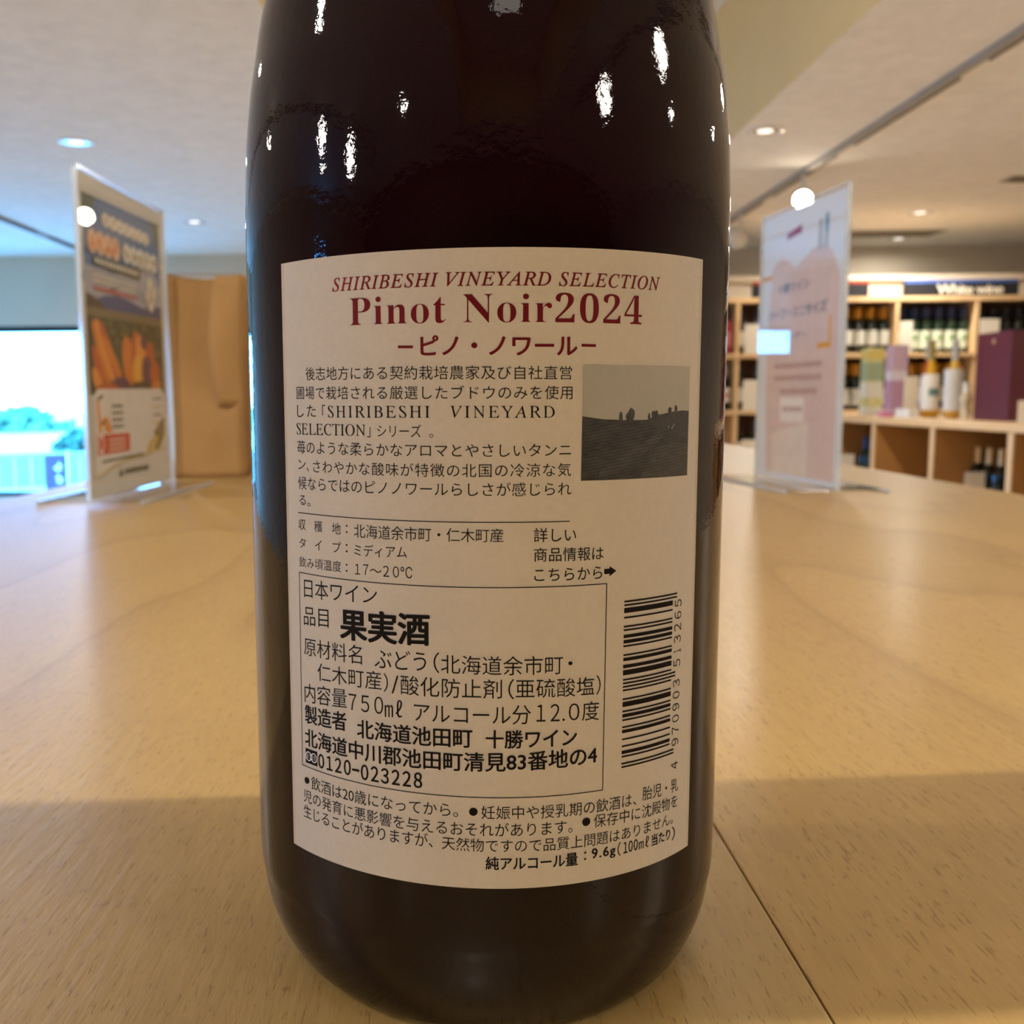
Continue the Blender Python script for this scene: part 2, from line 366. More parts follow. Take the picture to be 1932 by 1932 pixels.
struct('wall_right', boxm(XR, XR + .2, YF, YB, FLOOR, UP), M['wallp'])
struct('wall_front', boxm(XL - .2, XR + .2, YF - .2, YF, FLOOR, UP), mat('front_wall_brown', (.16, .10, .05), .6))  # unseen wall, its colour set dark to dim the bottle's reflections
bm = bmesh.new(); box(bm, 1.30, XR, 7.0, 7.12, FLOOR, 0.90); box(bm, 1.28, XR, 6.96, 7.14, 0.885, 0.925); struct('wall_inner', bm, M['wallp'])
bm = bmesh.new()
for (x0, x1, y0, y1) in ((XL, CX0, YF, YB), (CX1, XR, YF, YB), (CX0, CX1, CY1, YB), (CX0, CX1, YF, CY0)):
    poly(bm, [(x0, y0, CEIL), (x0, y1, CEIL), (x1, y1, CEIL), (x1, y0, CEIL)])
struct('ceiling', bm, M['ceil'])
bm = bmesh.new()
poly(bm, [(CX0, CY0, UP), (CX0, CY1, UP), (CX1, CY1, UP), (CX1, CY0, UP)])
for q in (((CX0, CY0), (CX0, CY1)), ((CX0, CY1), (CX1, CY1)), ((CX1, CY1), (CX1, CY0)), ((CX1, CY0), (CX0, CY0))):
    (a, b), (c, d) = q; poly(bm, [(a, b, CEIL), (c, d, CEIL), (c, d, UP), (a, b, UP)], 1)
tag(obj('ceiling', bm, None, [M['ceil'], M['coffer']]), kind='structure')
def window(name, x0, x1, z0, z1, fixed, axis):
    root = bpy.data.objects.new(name, None); COL.objects.link(root); root['kind'] = 'structure'
    bm = bmesh.new(); t = .05
    def b_(a0, a1, c0, c1, d0=0.04, d1=0.11):
        if axis == 'y': box(bm, a0, a1, fixed + d0, fixed + d1, c0, c1)
        else: box(bm, fixed - d1, fixed - d0, a0, a1, c0, c1)
    b_(x0, x1, z1 - t, z1); b_(x0, x1, z0, z0 + .04); b_(x0, x0 + t, z0, z1); b_(x1 - t, x1, z0, z1)
    obj('window_frame', bm, root, M['frame'])
    bm = bmesh.new(); b_(x0 + t, x1 - t, z0 + .04, z1 - t, .07, .076); obj('window_pane', bm, root, M['pane'])
window('window_1', W1[0], W1[1], W1[2], W1[3], YB, 'y')
window('window_2', W2[0], W2[1], W2[2], W2[3], XL, 'x')

# ------------------------------------------------------------------ the tasting table (two boards, seam at x = 0.054)
TX0, TX1, TXS, TY0, TY1 = -0.456, 0.552, 0.0545, -0.75, 2.02
tb = thing('table', 'long pale wooden table with two boards meeting in a dark seam', 'table', (0, 0, FLOOR))
dz = -FLOOR
obj('board', boxm(TX0, TXS - .00022, TY0, TY1, dz - .030, dz, .0005), tb, M['table'])
mt2 = wood('table_veneer_right', (0.42, 0.268, 0.088), (0.255, 0.142, 0.038), bands=1.7)
b2 = boxm(TXS + .00022, TX1, TY0, TY1, dz - .030, dz - .0003, .0004); obj('board', b2, tb, mt2)
bm = bmesh.new(); box(bm, TX0 + .06, TX1 - .06, TY0 + .06, TY0 + .085, dz - .12, dz - .031); box(bm, TX0 + .06, TX1 - .06, TY1 - .085, TY1 - .06, dz - .12, dz - .031)
box(bm, TX0 + .06, TX0 + .085, TY0 + .085, TY1 - .085, dz - .12, dz - .031); box(bm, TX1 - .085, TX1 - .06, TY0 + .085, TY1 - .085, dz - .12, dz - .031)
obj('apron', bm, tb, M['shelfwood'])
for x in (TX0 + .09, TX1 - .15):
    for y in (TY0 + .09, TY1 - .15): obj('leg', boxm(x, x + .06, y, y + .06, 0, dz - .031, .003), tb, M['shelfwood'])

# ------------------------------------------------------------------ the wine bottle
RB = 0.0415
bt = thing('wine_bottle', 'large dark wine bottle standing in the foreground with a cream back label facing forward', 'wine bottle', (0, 0, 0))
prof = [(0, .006), (.020, .004), (.030, .0006), (.0335, 0.0), (.0358, .0012), (.0382, .0048), (.0400, .0095), (.0410, .0150), (.0415, .0215), (.0415, .05), (.0415, .09), (.0415, .1235),
        (.04135, .1325), (.0410, .1400), (.0402, .1480), (.0393, .1535), (.0382, .1600), (.0366, .1665), (.0338, .1745), (.0300, .1835), (.0260, .1920), (.0222, .2005), (.0190, .2095), (.0168, .2190), (.0153, .2300), (.0145, .2420), (.0142, .2560), (.0141, .2780), (.0152, .2800), (.0152, .2860), (.0145, .2880), (.0145, .2955), (.0125, .2960), (0, .2960)]
# densify the profile with a smooth curve
def smooth(pr, n=5):
    out = []
    for i in range(len(pr) - 1):
        p0 = pr[max(0, i - 1)]; p1 = pr[i]; p2 = pr[i + 1]; p3 = pr[min(len(pr) - 1, i + 2)]
        for k in range(n):
            t = k / n
            out.append(tuple(max(0, .5 * ((2 * p1[j]) + (-p0[j] + p2[j]) * t + (2 * p0[j] - 5 * p1[j] + 4 * p2[j] - p3[j]) * t * t + (-p0[j] + 3 * p1[j] - 3 * p2[j] + p3[j]) * t ** 3)) for j in (0, 1)))
    return out + [pr[-1]]
body = [p for p in prof if p[1] < .27]
obj('glass_body', lathe(body[:4] + smooth(body[3:], 5)[1:] + [(.0141, .2780), (0, .2780)], 160), bt, M['wine'])
obj('capsule', lathe([(.0146, .2300), (.0150, .2300), (.0149, .2420), (.0147, .2560), (.0146, .2780), (.0157, .2795), (.0157, .2860), (.0150, .2880), (.0150, .2955), (.0130, .2965), (0, .2967)], 64), bt, mat('burgundy_foil', (.12, .01, .02), .3, metal=.6))
RL = 0.04160
def cyl(s, z, r=RL): a = s / 1000 / 0.0416; return (r * sin(a), -r * cos(a), z / 1000)
LS0, LS1, LZ0, LZ1 = -35.6, 36.3, 27.05, 118.7
bm = bmesh.new(); nx = 72
for r_ in (RL, RB + .00001):
    pass
front = [[bm.verts.new(cyl(LS0 + (LS1 - LS0) * i / nx, z, RL)) for i in range(nx + 1)] for z in (LZ0, LZ1)]
back = [[bm.verts.new(cyl(LS0 + (LS1 - LS0) * i / nx, z, RB + .000005)) for i in range(nx + 1)] for z in (LZ0, LZ1)]
for i in range(nx):
    f = bm.faces.new((front[0][i], front[0][i + 1], front[1][i + 1], front[1][i])); f.smooth = True
    bm.faces.new((back[0][i + 1], back[0][i], front[0][i], front[0][i + 1])) if False else bm.faces.new((back[0][i], front[0][i], front[0][i + 1], back[0][i + 1])[::-1])
    bm.faces.new((back[1][i], back[1][i + 1], front[1][i + 1], front[1][i]))
bm.faces.new((back[0][0], back[1][0], front[1][0], front[0][0])); bm.faces.new((back[0][nx], front[0][nx], front[1][nx], back[1][nx]))
label = obj('back_label', bm, bt, M['paper'], label='cream printed paper back label')

SIGNTEXT = [('十勝ワイン', 'P', 5.2), ('ハーフ・ミニサイズ', 'P', 7.2), ('コーナー', 'P', 3.6), ('White wine', 'P', 5.6), ('Red wine', 'P', 4.7), ('0120', 'n', None), ('4', 'n', None), ('970903', 'n', None), ('513265', 'n', None)] + [(c, 'n', None) for c in '970351326'[:0]]
digits = [(c, 'n', None) for c in sorted(set('4970903513265'))]
prepare_texts([(t[0].strip(), t[1], abs(t[5] - t[2]) / max(.1, (t[4] - t[3]))) for t in LABEL_TEXT] + SIGNTEXT + digits)
RT = RL + .00004
black, red = bmesh.new(), bmesh.new()
for (s, st, s0, z0, z1, s1, z2, z3) in LABEL_TEXT:
    s = s.strip(); big = (z1 - z0) > 2.3
    if s == '●': z1 = z3 = z0 + (s1 - s0)
    def fn(u, v, k, s0=s0, s1=s1, z0=z0, z1=z1, z2=z2, z3=z3): return (s0 + (s1 - s0) * u, (z0 + (z2 - z0) * u) * (1 - v) + (z1 + (z3 - z1) * u) * v, k * .002)
    t = bmesh.new(); put_text(t, s, st, fn)
    if big:
        x = math.floor(s0)
        while x < s1:
            bmesh.ops.bisect_plane(t, geom=t.verts[:] + t.edges[:] + t.faces[:], plane_co=(x, 0, 0), plane_no=(1, 0, 0)); x += 1.2
    dst = red if st in ('i', 'b', 'rg') else black
    me = bpy.data.meshes.new('t'); t.to_mesh(me); t.free()
    base = [dst.verts.new(cyl(v.co.x, v.co.y, RT + v.co.z * .001)) for v in me.vertices]
    for p in me.polygons:
        try: dst.faces.new([base[i] for i in p.vertices])
        except ValueError: pass
    bpy.data.meshes.remove(me)
def strip(bm, s0, z0, s1, z1, th, r=RT, step=1.5):
    """flat printed stroke on the label from (s0,z0) to (s1,z1)"""
    n = max(1, int(abs(s1 - s0) / step)); L_ = hypot(s1 - s0, z1 - z0); nx_, nz = -(z1 - z0) / L_ * th / 2, (s1 - s0) / L_ * th / 2
    for i in range(n):
        a, b = i / n, (i + 1) / n
        P = [(s0 + (s1 - s0) * a - nx_, z0 + (z1 - z0) * a - nz), (s0 + (s1 - s0) * b - nx_, z0 + (z1 - z0) * b - nz), (s0 + (s1 - s0) * b + nx_, z0 + (z1 - z0) * b + nz), (s0 + (s1 - s0) * a + nx_, z0 + (z1 - z0) * a + nz)]
        poly(bm, [cyl(x, z, r) for x, z in P])
for a, b in ((-13.37, -11.17), (12.51, 14.71)): strip(red, a, 105.55, b, 105.50, .38)
obj('lettering', black, label, M['ink'], label='black printed text')
obj('lettering', red, label, M['redink'], label='dark red printed title')
bm = bmesh.new(); strip(bm, -32.35, 81.15, 11.07, 81.02, .13)
B_ = [(-32.4, 71.88), (17.02, 71.72), (16.85, 40.85), (-32.6, 41.05)]
for (a, b), (c, d) in zip(B_, B_[1:] + B_[:1]): strip(bm, a, b, c, d, .13)
strip(bm, 16.56, 73.5, 17.5, 73.5, .75); poly(bm, [cyl(x, z, RT) for x, z in ((17.45, 72.75), (18.6, 73.48), (17.45, 74.22))])
obj('ruled_frame', bm, label, M['ink'])
# free-dial emblem
bm = bmesh.new(); strip(bm, -31.72, 42.87, -28.92, 42.87, 2.36)
for cx_ in (-30.95, -29.7):
    for i in range(28):
        a0, a1 = 2 * pi * i / 28, 2 * pi * (i + 1) / 28
        poly(bm, [cyl(cx_ + rr * cos(a) * .98, 42.87 + rr * sin(a) * 1.02, RT + .000012) for rr, a in ((.62, a0), (.74, a0), (.74, a1), (.62, a1))], 1)
put_text(bm, '0120', 'n', lambda u, v, k: cyl(-31.3 + 1.95 * u, 42.5 + .75 * v, RT + .000016), 1)
obj('emblem', bm, label, [M['ink'], M['paper']])
# EAN-13 bars, reading upwards
Lc = ['0001101', '0011001', '0010011', '0111101', '0100011', '0110001', '0101111', '0111011', '0110111', '0001011']
Gc = [''.join('1' if c == '0' else '0' for c in x)[::-1] for x in Lc]; Rc = [''.join('1' if c == '0' else '0' for c in x) for x in Lc]
code = '4970903513265'; par = 'LGLLGG'
bits = '101' + ''.join((Lc if p == 'L' else Gc)[int(c)] for p, c in zip(par, code[1:7])) + '01010' + ''.join(Rc[int(c)] for c in code[7:]) + '101'
mod = (68.92 - 43.66) / 95; bm = bmesh.new(); i = 0
while i < 95:
    if bits[i] == '1':
        j = i
        while j < 95 and bits[j] == '1': j += 1
        guard = i < 3 or 45 <= i < 50 or i >= 92
        z = 43.66 + mod * (i + j) / 2; strip(bm, 20.1, z, 31.2 if guard else 30.15, z, mod * (j - i) * .95, step=1.5); i = j
    else: i += 1
for k, c in enumerate(code):
    zc = 41.6 if k == 0 else (43.66 + mod * (3 + 7 * (k - 1) + 3.5) if k < 7 else 43.66 + mod * (50 + 7 * (k - 7) + 3.5))
    wd = 1.15 if c != '1' else .5
    put_text(bm, c, 'n', lambda u, v, q, zc=zc, wd=wd: cyl(32.45 - 1.75 * v, zc - wd / 2 + wd * u, RT))
obj('barcode', bm, label, M['ink'])
# small black and white photograph printed on the label
def print_mat(name, cols, scale, stretch=(1, 1, 1), det=5, lines=0.0):
    m = bpy.data.materials.new(name); m.use_nodes = True; nt = m.node_tree; N = nt.nodes; Lk = nt.links; p = N['Principled BSDF']; p.inputs['Roughness'].default_value = .5
    t = N.new('ShaderNodeTexCoord'); mp = N.new('ShaderNodeMapping'); mp.inputs['Scale'].default_value = stretch; Lk.new(t.outputs['Object'], mp.inputs[0])
    n = N.new('ShaderNodeTexNoise'); n.inputs['Scale'].default_value = scale; n.inputs['Detail'].default_value = det; n.inputs['Roughness'].default_value = .7; Lk.new(mp.outputs[0], n.inputs[0])
    r = N.new('ShaderNodeValToRGB'); r.color_ramp.elements[0].position = .35; r.color_ramp.elements[1].position = .68
    r.color_ramp.elements[0].color = cols[0] + (1,); r.color_ramp.elements[1].color = cols[1] + (1,); Lk.new(n.outputs['Fac'], r.inputs[0])
    if lines:
        wv = N.new('ShaderNodeTexWave'); wv.inputs['Scale'].default_value = lines; wv.inputs['Distortion'].default_value = 1.5; wv.bands_direction = 'Z'
        mp2 = N.new('ShaderNodeMapping'); mp2.inputs['Rotation'].default_value = (0, .16, 0); Lk.new(t.outputs['Object'], mp2.inputs[0]); Lk.new(mp2.outputs[0], wv.inputs[0])
        mx = N.new('ShaderNodeMix'); mx.data_type = 'RGBA'; mx.blend_type = 'MULTIPLY'; mx.inputs[0].default_value = .55
        Lk.new(r.outputs[0], mx.inputs[6]); Lk.new(wv.outputs[0], mx.inputs[7]); Lk.new(mx.outputs[2], p.inputs['Base Color'])
    else: Lk.new(r.outputs[0], p.inputs['Base Color'])
    return m
PM = [print_mat('print_sky', ((.31, .285, .225), (.37, .335, .265)), 60), print_mat('print_field', ((.010, .009, .008), (.050, .044, .034)), 500, (1, 1, 2.5), 6, 700),
      print_mat('print_trees', ((.012, .011, .01), (.045, .04, .033)), 900), print_mat('print_road', ((.03, .027, .022), (.07, .062, .05)), 500, (1, 1, 3), 6, 700)]
bm = bmesh.new()
def cpoly(pts, mi, dr):
    t = bmesh.new(); t.faces.new([t.verts.new((x, z, 0)) for x, z in pts])
    x = min(p[0] for p in pts) + 1.2
    while x < max(p[0] for p in pts):
        bmesh.ops.bisect_plane(t, geom=t.verts[:] + t.edges[:] + t.faces[:], plane_co=(x, 0, 0), plane_no=(1, 0, 0)); x += 1.2
    vm = {v: bm.verts.new(cyl(v.co.x, v.co.y, RT + dr)) for v in t.verts}
    for f in t.faces: bm.faces.new([vm[v] for v in f.verts]).material_index = mi
    t.free()
cpoly([(12.75, 86.7), (33.1, 86.6), (33.2, 102.75), (12.83, 102.84)], 0, 0)
cpoly([(12.7, 86.7), (33.08, 86.6), (33.1, 96.25), (31.5, 96.3), (29.0, 96.15), (27.0, 95.9), (25.2, 95.75), (23.9, 95.1), (22, 95.1), (19, 95.15), (16, 95.3), (14.5, 95.5), (12.75, 95.75)], 1, .00001)
cpoly([(24.2, 94.4), (33.08, 92.0), (33.1, 96.25), (31.5, 96.35), (29.0, 96.2), (27.0, 95.9), (25.2, 95.8), (24.2, 95.1)], 2, .000016)
cpoly([(15.5, 88.0), (19.5, 90.2), (25.5, 93.0), (28.0, 93.2), (24.5, 91.0), (18.5, 87.6), (15.5, 87.0)], 3, .000016)
cpoly([(22.5, 86.7), (33.0, 86.7), (33.05, 91.4), (29.0, 91.8), (26.0, 91.0)], 3, .000014)
rnd = random.Random(3)
def tree(cx_, cz, rw, rh, n=26):
    pts = [(cx_ + rw * cos(2 * pi * i / n) * rnd.uniform(.75, 1.1), cz + rh * sin(2 * pi * i / n) * rnd.uniform(.8, 1.1)) for i in range(n)]
    cpoly(pts, 2, .00002)
tree(18.95, 95.6, .34, .75); tree(20.75, 95.9, .62, .95); tree(20.2, 95.6, .45, .6); tree(24.05, 95.5, .25, .6); tree(24.9, 95.8, .4, .6); tree(25.5, 95.9, .45, .55); tree(28.4, 96.4, .45, .5); tree(29.8, 96.6, .38, .6)
for x, z in ((28.1, 93.9), (29.1, 93.95), (29.35, 94.2), (28.9, 93.7)): cpoly([(x, z), (x + .18, z), (x + .18, z + .2), (x, z + .2)], 0, .00002)
obj('picture', bm, label, PM, label='small black and white field photograph')

# ------------------------------------------------------------------ acrylic table stands
def stand(name, lab, A, B, h, half_base, skew=0.0):
    """T stand: sheet from A (near, u=0) to B (far); local x along the sheet, y normal, z up"""
    dx, dy = B[0] - A[0], B[1] - A[1]; L_ = hypot(dx, dy)
    root = thing(name, lab, 'sign stand', (A[0], A[1], 0), math.atan2(dy, dx))
    for yy in (-.0022, .0006): obj('acrylic_sheet', boxm(0, L_, yy, yy + .0016, .003, h, .0004), root, M['acrylic'])
    bm = bmesh.new(); box(bm, 0, L_, -half_base, half_base, 0.0, .003, .0005); obj('base_plate', bm, root, M['acrylic'])
    bm = bmesh.new(); box(bm, 0.0, L_, -half_base, -half_base + .0025, .0, .0034); box(bm, 0.0, L_, half_base - .0025, half_base, .0, .0034); obj('polished_edge', bm, root, M['edge'])
    bm = bmesh.new(); box(bm, 0, .0012, -.0024, .0024, .003, h); box(bm, L_ - .0012, L_, -.0024, .0024, .003, h); box(bm, 0, L_, -.0024, .0024, h - .0012, h + .0002); obj('polished_rim', bm, root, M['edge'])
    return root, L_
M['edge'] = mat('acrylic_cut_edge', (.80, .84, .88), .12, .6, var=.03, trans=.55, ior=1.49)
def flat(col, r=.5, v=.05, s=60): return mat('print', col, r, .3, var=v, scale=s)
# left stand: harvest poster.  its printed side faces +x, toward the camera ray: local normal sign
AL, BL_ = (-.3505, .741), (-.3385, .975)
ls, LL_ = stand('acrylic_stand', 'tall acrylic stand with a harvest poster of orange squash, left of the bottle', AL, BL_, .312, .052)
SGN = -1.0     # local -y is the +x side
def layer(bm, pts, k, mi, sg): return poly(bm, [(x, sg * (.00025 + .00005 * k), z) for x, z in pts], mi)
poster = obj('poster', boxm(.003, LL_ - .002, -.0002, .0002, .004, .3085), ls, mat('poster_paper', (.60, .56, .50), .5, .3, var=.02))
def el(cx_, cz, a, b, rot=0.0, n=20): return [(cx_ + a * cos(t) * cos(rot) - b * sin(t) * sin(rot), cz + a * cos(t) * sin(rot) + b * sin(t) * cos(rot)) for t in [2 * pi * i / n for i in range(n)]]
PC = {k: i for i, k in enumerate(['sky', 'cloud', 'blueh', 'brownh', 'field', 'fieldl', 'or1', 'or2', 'or3', 'yel', 'purp', 'dkgreen', 'cream', 'gold', 'white', 'red', 'dark', 'olive', 'card'])}
PCM = [flat(c) for c in ((.10, .17, .34), (.36, .37, .42), (.07, .09, .20), (.09, .065, .04), (.085, .08, .04), (.20, .16, .09), (.55, .17, .03), (.42, .10, .03), (.62, .25, .05), (.66, .33, .05), (.12, .05, .08), (.10, .13, .08), (.62, .56, .46), (.50, .36, .12), (.70, .66, .60), (.50, .06, .02), (.09, .09, .06), (.22, .17, .04), (.60, .56, .50))]
bm = bmesh.new(); P = PC
sg = SGN
layer(bm, [(.0125, .103), (.2195, .103), (.2180, .2937), (.0115, .2905)], 0, P['sky'], sg)
layer(bm, [(.0125, .188), (.218, .188), (.218, .225), (.15, .232), (.07, .222), (.0125, .226)], 1, P['cloud'], sg)
for c in ((.05, .213, .045, .012), (.17, .222, .04, .02), (.13, .205, .06, .01)): layer(bm, el(*c), 2, P['cloud'], sg)
layer(bm, [(.0115, .2905), (.045, .291), (.030, .270), (.0125, .262)], 2, P['dkgreen'], sg); layer(bm, [(.218, .2937), (.19, .2933), (.206, .270), (.217, .262)], 2, P['dkgreen'], sg)
layer(bm, [(.0125, .186), (.218, .187), (.217, .202), (.19, .2), (.16, .196), (.13, .2), (.09, .203), (.06, .2), (.04, .196), (.0125, .19)], 3, P['blueh'], sg)
layer(bm, [(.0125, .183), (.07, .183), (.045, .192), (.03, .197), (.0125, .199)], 4, P['brownh'], sg)
layer(bm, [(.0125, .103), (.2195, .103), (.218, .189), (.0125, .186)], 5, P['field'], sg)
layer(bm, [(.0125, .178), (.218, .180), (.218, .189), (.0125, .186)], 6, P['fieldl'], sg)
rnd = random.Random(5)
for i in range(60): layer(bm, el(rnd.uniform(.05, .21), rnd.uniform(.125, .176), .0035, .002, rnd.uniform(0, 3)), 7, P[rnd.choice(['fieldl', 'dkgreen', 'olive'])], sg)
for i, (x0, z0, x1, z1, wd) in enumerate(((.024, .174, .062, .112, .008), (.031, .176, .074, .114, .008), (.040, .175, .086, .116, .008), (.022, .150, .050, .106, .008), (.046, .160, .092, .120, .007), (.020, .128, .040, .106, .008))):
    a = math.atan2(z1 - z0, x1 - x0); layer(bm, el((x0 + x1) / 2, (z0 + z1) / 2, hypot(x1 - x0, z1 - z0) / 2, wd, a), 8 + i * .3, P[('or1', 'or3', 'or2', 'or2', 'or1', 'or3')[i]], sg)
for i, (cx_, cz, a, b, r_, c) in enumerate(((.112, .138, .016, .026, .2, 'or1'), (.132, .150, .012, .022, -.3, 'or2'), (.150, .142, .014, .026, .3, 'or3'), (.138, .128, .014, .018, 0, 'yel'), (.176, .148, .014, .014, 0, 'or2'), (.165, .128, .016, .018, 0, 'purp'), (.19, .125, .016, .016, 0, 'or2'), (.158, .160, .010, .008, 0, 'purp'), (.09, .112, .025, .009, 0, 'purp'), (.15, .110, .03, .008, 0, 'brownh'), (.19, .110, .018, .008, .3, 'or1'), (.055, .108, .03, .007, 0, 'or2'))):
    layer(bm, el(cx_, cz, a, b, r_), 11 + i * .3, P[c], sg)
layer(bm, [(.0165, .0245), (.05, .030), (.0842, .0362), (.15, .0385), (.2150, .0410), (.2195, .060), (.2195, .103), (.205, .1105), (.10, .1095), (.028, .1085), (.0165, .100)], 16, P['card'], sg)
for i, (x0, z0, x1, z1) in enumerate(((.0165, .0235, .05, .0305), (.05, .0305, .0842, .0362), (.0842, .0362, .15, .0390), (.15, .0390, .2150, .0440))):
    layer(bm, [(x0, z0 - .0012), (x1, z1 - .0012), (x1, z1 + .0008), (x0, z0 + .0008)], 17, P['gold'], sg)
layer(bm, [(.0222, .0450), (.1050, .0455), (.1068, .0642), (.0222, .0642)], 18, P['red'], sg)
layer(bm, el(.032, .0555, .0075, .0095), 18.5, P['white'], sg); layer(bm, el(.032, .0555, .005, .007), 19, P['red'], sg)
for k in range(3): layer(bm, [(.050, .0595 - .0048 * k), (.095, .0597 - .0048 * k), (.095, .0580 - .0048 * k), (.050, .0578 - .0048 * k)], 19, P['cream'], sg)
for pts in (((.024, .099), (.029, .0995), (.036, .066), (.028, .066)), ((.036, .080), (.050, .082), (.062, .066), (.044, .066))): layer(bm, pts, 18, P['or3'], sg)
layer(bm, [(.028, .100), (.041, .104), (.041, .101), (.028, .097)], 19, P['dark'], sg); layer(bm, [(.034, .076), (.044, .079), (.044, .076), (.034, .073)], 19, P['dark'], sg)
for k in range(4):
    for q in range(4): layer(bm, [(.062 + q * .0075, .0935 - k * .0068), (.068 + q * .0075, .0935 - k * .0068), (.068 + q * .0075, .0905 - k * .0068), (.062 + q * .0075, .0905 - k * .0068)], 18, P['dark'], sg)
for k in range(5): layer(bm, [(.178, .100 - k * .009), (.205, .1005 - k * .009), (.205, .0985 - k * .009), (.178, .098 - k * .009)], 18, P['gold' if k % 2 else 'dark'], sg)
layer(bm, [(.0314, .0392), (.1455, .0412), (.1455, .0388), (.0314, .0368)], 18, P['dark'], sg)
layer(bm, el(.195, .058, .022, .012, .6), 18, P['olive'], sg); layer(bm, el(.205, .068, .012, .007, 1.0), 18.5, P['fieldl'], sg); layer(bm, el(.172, .049, .02, .006, .4), 18.5, P['gold'], sg)
layer(bm, [(.0735, .0205), (.085, .0208), (.079, .0300)], 18, P['dark'], sg)
for q in range(9): layer(bm, [(.090 + q * .0078, .0222), (.0955 + q * .0078, .0223), (.0955 + q * .0078, .0275), (.090 + q * .0078, .0275)], 18, P['dark'], sg)
layer(bm, [(.0298, .2349), (.1579, .2371), (.1533, .2248), (.0314, .2263)], 18, P['dark'], sg)
for q in range(12): layer(bm, [(.037 + q * .0095, .2335), (.043 + q * .0095, .2336), (.043 + q * .0095, .2290), (.037 + q * .0095, .2289)], 19, P['cream'], sg)
for (z, c) in ((.2185, 'cream'), (.2135, 'cream'), (.2065, 'red')):
    for q in range(14): layer(bm, [(.030 + q * .008, z), (.0358 + q * .008, z), (.0358 + q * .008, z - .003), (.030 + q * .008, z - .003)], 18, P[c], sg)
for k, (x, z) in enumerate(((.182, .222), (.176, .210), (.19, .214), (.184, .203))): layer(bm, el(x, z, .008, .009, k), 18, P['cream'], sg)
obj('picture', bm, poster, PCM, label='printed harvest picture with squash below a blue sky')
# its two title lines: rounded brush-like strokes, too blurred in the photo to read
bm = bmesh.new(); rnd = random.Random(11)
def scribble(x, z, wd, hh, mi, halo, n=5):
    layer(bm, el(x + wd / 2, z + hh / 2, wd * .62, hh * .60, 0, 14), 20, halo, sg)
    for i in range(n):
        a = rnd.choice((0, 0, pi / 2, pi / 2, .8, -.8)); layer(bm, el(x + wd * rnd.uniform(.25, .75), z + hh * rnd.uniform(.25, .75), wd * .34, hh * .055, a, 8), 21 + i * .2, mi, sg)
for q in range(7): scribble(.058 + q * .0178, .2672 - .0003 * q, .0165, .0118, 1, 0)
for q in range(4): scribble(.0215 + q * .0192, .2385, .018, .0195, 3, 2, 6)
for q in range(5): scribble(.108 + q * .0198, .2395, .0185, .0170, 1, 0)
obj('lettering', bm, poster, [flat((.62, .58, .50)), flat((.36, .27, .12)), flat((.62, .40, .24)), flat((.62, .16, .03))])

# right stand: half and mini size corner.  printed side faces -x = local +y
AR, BR = (.380, .828), (.359, 1.03)
rs, LR_ = stand('acrylic_stand', 'tall acrylic stand with a pale blue and pink wine notice, right of the bottle', AR, BR, .304, .055)
notice = obj('poster', boxm(.004, LR_ - .003, -.0002, .0002, .004, .3000), rs, mat('notice_paper', (.62, .64, .72), .5, .3, var=.03, scale=10))
RM = [flat(c) for c in ((.60, .46, .43), (.64, .60, .60), (.30, .05, .14), (.36, .38, .40), (.12, .25, .42), (.13, .16, .24), (.62, .30, .03), (.42, .26, .24), (.66, .56, .50), (.72, .66, .62))]
bm = bmesh.new(); sg = 1.0
layer(bm, [(.010, .010), (.175, .010), (.182, .12), (.176, .215), (.165, .238), (.150, .2480), (.130, .2455), (.115, .236), (.095, .2435), (.070, .2525), (.045, .2500), (.025, .238), (.012, .215)], 0, 0, sg)
for c in ((.15, .232, .026, .018), (.06, .235, .034, .018)): layer(bm, el(*c), 1, 0, sg)
layer(bm, [(.010, .010), (.06, .010), (.06, .085), (.010, .09)], 1, 7, sg) if False else None
layer(bm, [(.070, .010), (.160, .010), (.160, .055), (.070, .070)], 1, 8, sg)
layer(bm, [(.101, .2725), (.137, .2690), (.137, .2760), (.120, .2785), (.101, .2815)], 2, 2, sg)
layer(bm, [(.0535, .2480), (.0620, .2480), (.0620, .2790), (.0535, .2800)], 2, 3, sg); layer(bm, [(.0400, .2480), (.0480, .2480), (.0480, .2830), (.0400, .2840)], 2, 3, sg); layer(bm, el(.044, .273, .004, .010), 3, 4, sg)
layer(bm, [(.174, .2305), (.2055 - .006, .2300), (.1995, .2350), (.174, .2355)], 2, 6, sg)
layer(bm, [(.0265, .1465), (.0315, .1465), (.0315, .1790), (.0265, .1790)], 2, 6, sg); layer(bm, [(.0265, .1465), (.0560, .1465), (.0560, .1525), (.0265, .1525)], 3, 6, sg)
for z, x0, x1 in ((.131, .045, .162), (.1175, .044, .161), (.1025, .054, .152)):
    n = int((x1 - x0) / .009)
    for q in range(n): layer(bm, [(x0 + q * .009, z - .003), (x0 + .0065 + q * .009, z - .003), (x0 + .0065 + q * .009, z + .003), (x0 + q * .009, z + .003)], 2, 7, sg)
layer(bm, [(.081, .069), (.1406, .069), (.1406, .0958), (.081, .0958)], 2, 9, sg)
for q in range(6): layer(bm, [(.086 + q * .0085, .080), (.092 + q * .0085, .080), (.092 + q * .0085, .086), (.086 + q * .0085, .086)], 3, 7, sg)
obj('picture', bm, notice, RM, label='printed pink cloud, brackets and small lines')
bm = bmesh.new()
